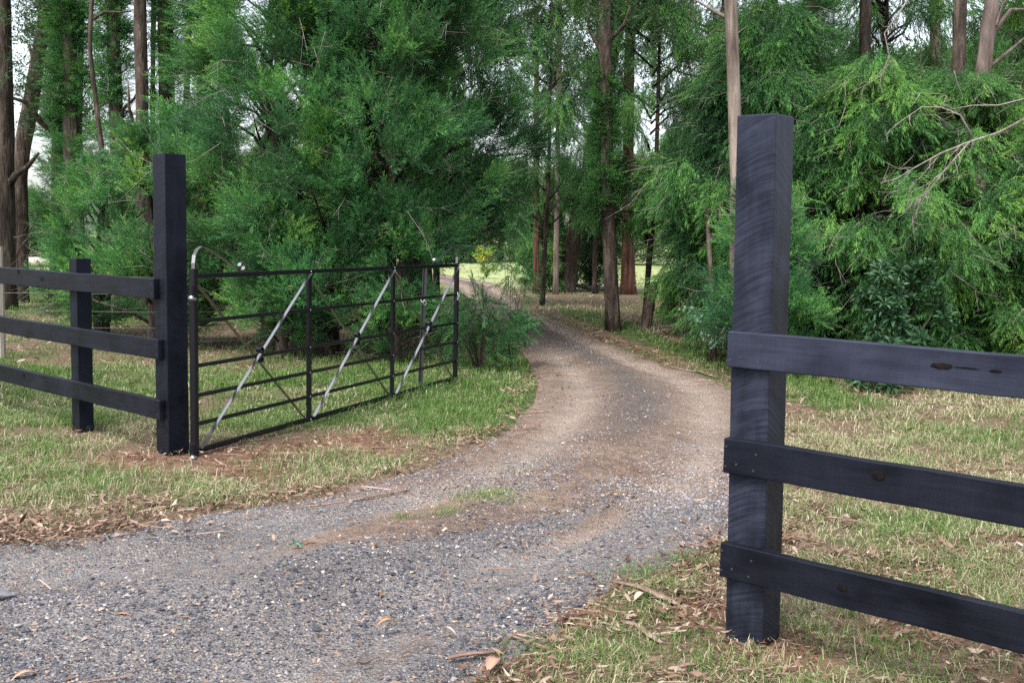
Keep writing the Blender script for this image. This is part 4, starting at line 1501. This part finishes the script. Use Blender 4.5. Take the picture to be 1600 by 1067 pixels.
def twig_batch(n, y0, y1, s=1.0):
    x, y = frustum_points(n, y0, y1)
    sdv, dl, dr = drive_info(x, y)
    k = rng.random(n) < p_lit(x, y, sdv, dl, dr) * .8
    x, y, sdv = x[k], y[k], sdv[k]
    m = len(x)
    z = gz(x, y) + .018
    L = rng.uniform(.06, .26, m) * s
    az = rng.random(m) * 6.283
    az = np.where(rng.random(m) < .5, rng.normal(.3, .4, m), az)
    r_ = rng.uniform(.002, .0055, m) * s
    d = np.stack([np.cos(az), np.sin(az), rng.normal(0, .08, m)], -1)
    sd_ = np.stack([-np.sin(az), np.cos(az), np.zeros(m)], -1)
    up = np.array([0, 0, 1.0])
    c = np.stack([x, y, z], -1)
    bend = sd_ * (rng.normal(0, .07, m) * L)[:, None]
    a, b, e = c - d * (L * .5)[:, None], c + bend, c + d * (L * .5)[:, None]
    tr = []
    for p, q in ((a, b), (b, e)):
        for u, v in ((sd_, up), (up, -sd_), (-sd_, -up * 0), ):
            U, Vv = u * r_[:, None], (v * r_[:, None])
            tr += [np.stack([p + U, q + U, q + Vv], 1), np.stack([p + U, q + Vv, p + Vv], 1)]
    return np.stack(tr, 1).reshape(-1, 3, 3), np.repeat(np.clip(rng.normal(.42, .2, m), 0, .78), len(tr))


TP = [twig_batch(2600, 2.8, 6, .9), twig_batch(5200, 6, 13), twig_batch(5000, 13, 28, 1.5)]
o = link('twig_litter', tri_mesh('twig_litter', np.concatenate([p[0] for p in TP]), {'tint': np.concatenate([p[1] for p in TP])}), M['litter'])
tag(o, 'small fallen twigs and bark slivers scattered among the leaves', 'twigs', kind='stuff')


# loose stones on the drive
def stones(x, y, z, r, tint):
    n = len(x)
    base = np.array([(1, 0, 0), (0, 1, 0), (-1, 0, 0), (0, -1, 0), (0, 0, 1), (0, 0, -1)], float)
    P = base[None] * r[:, None, None] * rng.uniform(.6, 1.25, (n, 6, 1)) * np.array([1, 1, .5])
    P = P + rng.normal(0, .22, (n, 6, 3)) * r[:, None, None]
    a = rng.random(n) * 6.283
    ca, sa = np.cos(a), np.sin(a)
    X = P[..., 0] * ca[:, None] - P[..., 1] * sa[:, None]
    Y_ = P[..., 0] * sa[:, None] + P[..., 1] * ca[:, None]
    P = np.stack([X, Y_, P[..., 2]], -1) + np.stack([x, y, z], -1)[:, None, :]
    F = [(0, 1, 4), (1, 2, 4), (2, 3, 4), (3, 0, 4), (1, 0, 5), (2, 1, 5), (3, 2, 5), (0, 3, 5)]
    V = np.stack([P[:, f, :] for f in F], 1).reshape(-1, 3, 3)
    return V, np.repeat(tint, 8)


SP = []
for (n, y0, y1, r0, r1, keepf) in ((330000, 2.7, 6.2, .003, .0115, 1.0), (170000, 6.2, 9.5, .004, .011, .8), (110000, 9.5, 18, .005, .011, .3)):
    x, y, z, t, arc = bary_drive(n, y0, y1, rng)
    mid_ = np.exp(-((t - .5) / .13) ** 2) * sstep(5, 6.5, y)
    ed = np.minimum(t, 1 - t)
    pr = keepf * np.clip(.02 + 1.7 * vnoise(x * 1.3, y * 1.3, 61) * (.6 + .6 * vnoise(x * 4, y * 4, 67)) - .85 * mid_ * sstep(.25, .55, vnoise(x * 1.1, y * 1.1, 66)) - .5 * sstep(.06, 0, ed) - .75 * streak(t, arc), .07, 1)
    k = rng.random(len(x)) < pr
    x, y, z = x[k], y[k], z[k]
    m = len(x)
    r = r0 + (r1 - r0) * rng.random(m) ** 1.8
    big_ = rng.random(m) < .012
    r = np.where(big_, r1 * rng.uniform(1.0, 1.7, m), r)
    gone = rng.random(m) > np.clip(1.25 - sstep(6.3, 8.8, y) * (1.15 - .75 * np.exp(-((t[k] - .49) / .13) ** 2)), .1, 1)
    r = np.where(gone, r * .25, r)
    zone = vnoise(x * .8 + 7, y * .8, 62)
    tint = np.where(rng.random(m) < .86, rng.random(m) * .50 + .42 * (zone - .46) + .16 * sstep(4.6, 7, y), rng.uniform(.62, .965, m))
    SP.append(stones(x, y, z + r * .25, r, np.clip(tint, 0, 1)))
o = link('gravel', tri_mesh('gravel', np.concatenate([p[0] for p in SP]), {'tint': np.concatenate([p[1] for p in SP])}), M['stone'])
tag(o, 'loose blue grey crushed stone over the near part of the drive', 'gravel', kind='stuff')


# ------------------------------------------------------------------ single pieces of bark and leaves
def bark_strip(pxs, w0, label, mat='barkstrip', lift=.02, name='bark_strip', cat='bark'):
    P = [G(x, y) for x, y in pxs]
    c = np.mean(P, 0)
    t = empty(name, (c[0], c[1], float(gz(c[0], c[1]))))
    # resample
    P = np.array(P) - c
    s = np.linspace(0, len(P) - 1, 9)
    Q = np.stack([np.interp(s, np.arange(len(P)), P[:, k]) for k in range(3)], -1)
    vs, fs = [], []
    rnd = random.Random(len(label))
    for i, q in enumerate(Q):
        d = Q[min(i + 1, 8)] - Q[max(i - 1, 0)]
        d = d / (np.linalg.norm(d) + 1e-9)
        sd_ = np.array([-d[1], d[0], 0])
        f = i / 8
        ww = w0 * (.35 + .65 * math.sin(math.pi * (.15 + .75 * f))) * rnd.uniform(.85, 1.15)
        zz = lift + .007 * math.sin(f * 5 + rnd.random() * .5)
        for j in (-1, -.4, .4, 1):
            vs.append(q + sd_ * ww * .5 * j + np.array([0, 0, zz + .22 * ww * j * j]))
        for j in (1, .4, -.4, -1):
            vs.append(q + sd_ * ww * .42 * j + np.array([0, 0, zz + .22 * ww * j * j - .006]))
    for i in range(8):
        for k in range(8):
            a, b = i * 8 + k, i * 8 + (k + 1) % 8
            fs.append((a, b, b + 8, a + 8))
    fs += [tuple(range(7, -1, -1)), tuple(64 + k for k in range(8))]
    mb = MB()
    mb.add(vs, fs)
    mb.build('curl', M[mat], t, smooth=True)
    tag(t, label, cat)
    return t


bark_strip([(955, 917), (1000, 930), (1040, 945), (1072, 956)], .05, 'long curled grey brown bark strip lying point first on the gravel edge')
bark_strip([(1000, 924), (1030, 912), (1058, 896)], .04, 'reddish brown bark strip crossing the longer strip by the right post')
bark_strip([(1045, 930), (1080, 932), (1108, 934)], .022, 'thin straight pale bark sliver between the crossed strips and the post')
bark_strip([(965, 980), (1000, 990), (1032, 1010)], .035, 'brown bark strip on the grass below the crossed strips')
bark_strip([(1150, 1056), (1190, 1057), (1232, 1059)], .022, 'dark straight stick of bark near the bottom edge under the right post')
bark_strip([(1050, 1056), (1080, 1048), (1102, 1042)], .022, 'short reddish bark sliver left of the foot of the right post')
bark_strip([(640, 768), (560, 782), (480, 790)], .013, 'long thin bark strip along the left edge of the drive', lift=.012)
bark_strip([(0, 742), (30, 745), (62, 740)], .03, 'brown bark strip on the left verge at the picture edge')
bark_strip([(1352, 895), (1385, 908), (1410, 905)], .03, 'brown bark flake lying behind the lowest right rail')


for k, (x0, y0, x1, y1, lab) in enumerate((
        (1080, 580, 1130, 592, 'reddish bark sliver on the drive edge left of the right post top rail'),
        (1030, 572, 1090, 583, 'long thin bark sliver on the drive edge under the drooping trees'),
        (1345, 690, 1400, 704, 'reddish bark sliver on the lawn between the middle and top right rails'),
        (1420, 628, 1530, 642, 'long orange bark sliver on the lawn edge below the top right rail'),
        (1290, 812, 1380, 822, 'thin brown bark sliver on the lawn between the two lower right rails'),
        (700, 1040, 790, 1022, 'thin dark stick of bark at the bottom edge of the gravel'))):
    bark_strip([(x0, y0), ((x0 + x1) / 2, (y0 + y1) / 2 + 2), (x1, y1)], .028, lab)


def big_leaf(px, py, L, W, az, col, label):
    p = G(px, py)
    t = empty('fallen_leaf', (p[0], p[1], float(gz(p[0], p[1])) + .02), az)
    vs, fs = [], []
    for i in range(9):
        f = i / 8
        hw = W * .5 * math.sin(math.pi * f) ** .7 * (1.15 - .4 * f) + .0006
        x = (f - .5) * L
        z = .02 * math.sin(f * 3.0) + .006
        vs += [(x, -hw, z + hw * .5), (x, 0, z), (x, hw, z + hw * .45), (x, 0, z - .0012)]
    for i in range(8):
        for k in range(4):
            a, b = i * 4 + k, i * 4 + (k + 1) % 4
            fs.append((a, b, b + 4, a + 4))
    mb = MB()
    mb.add(vs, fs)
    nt_ = NT('leaf_colour')
    nz = nt_.noise(nt_.coord(), 30, 3, .6)
    m = nt_.out(nt_.ramp(nz, [(.3, [c * .75 for c in col]), (.7, col)]), .6, .25)
    o = mb.build('blade', m, t, smooth=True)
    mb = MB()
    mb.tube([(-L * .5, 0, .006), (-L * .68, .004, .01)], .0015, 5)
    mb.build('stalk', m, t)
    tag(t, label, 'leaf')


big_leaf(772, 1052, .13, .06, 1.2, (.40, .24, .175), 'large pinkish brown leaf at the bottom edge of the gravel')
big_leaf(605, 985, .09, .04, .3, (.48, .28, .14), 'orange brown leaf on the near gravel below the grass tufts')
big_leaf(962, 781, .10, .035, -.3, (.55, .32, .06), 'yellow orange leaf on the drive right of the grass tufts')
big_leaf(585, 865, .09, .03, .9, (.55, .34, .12), 'small golden leaf on the gravel left of the middle tufts')
big_leaf(462, 858, .10, .03, -.5, (.10, .34, .2), 'green leaf lying on the gravel at left centre')
big_leaf(1000, 945, .11, .035, .9, (.48, .46, .32), 'pale cream leaf under the crossed bark strips')
big_leaf(700, 1000, .10, .022, -.7, (.55, .45, .36), 'pale curled leaf on the gravel at bottom centre')
big_leaf(160, 962, .07, .035, .5, (.58, .46, .36), 'pale broken leaf on the gravel at lower left')
big_leaf(192, 966, .10, .03, .1, (.52, .28, .17), 'orange brown leaf beside the pale broken leaf at lower left')
big_leaf(290, 970, .09, .022, -.1, (.45, .28, .18), 'narrow tan leaf right of the pale broken leaf at lower left')
big_leaf(40, 1060, .10, .03, .6, (.52, .32, .22), 'tan leaf at the bottom left corner of the gravel')
st = empty('flat_stone', tuple(G(6, 926)))
mb = MB()
mb.tube([(0, 0, -.012), (0, 0, .004), (.004, 0, .011)], [[.045, .05, .04, .052, .047, .05, .042, .05], [.05, .055, .045, .05, .05, .052, .046, .054], [.035, .04, .03, .038, .036, .04, .03, .04]], 8)
ntm = NT('pale_stone')
mb.build('stone', ntm.out(ntm.ramp(ntm.noise(ntm.coord(), 25, 4, .6), [(.3, (.10, .105, .115)), (.7, (.2, .205, .215))]), .8, .3), st, bevel=.006)
tag(st, 'pale flat stone on the gravel at the left picture edge', 'stone')
print('scene built')
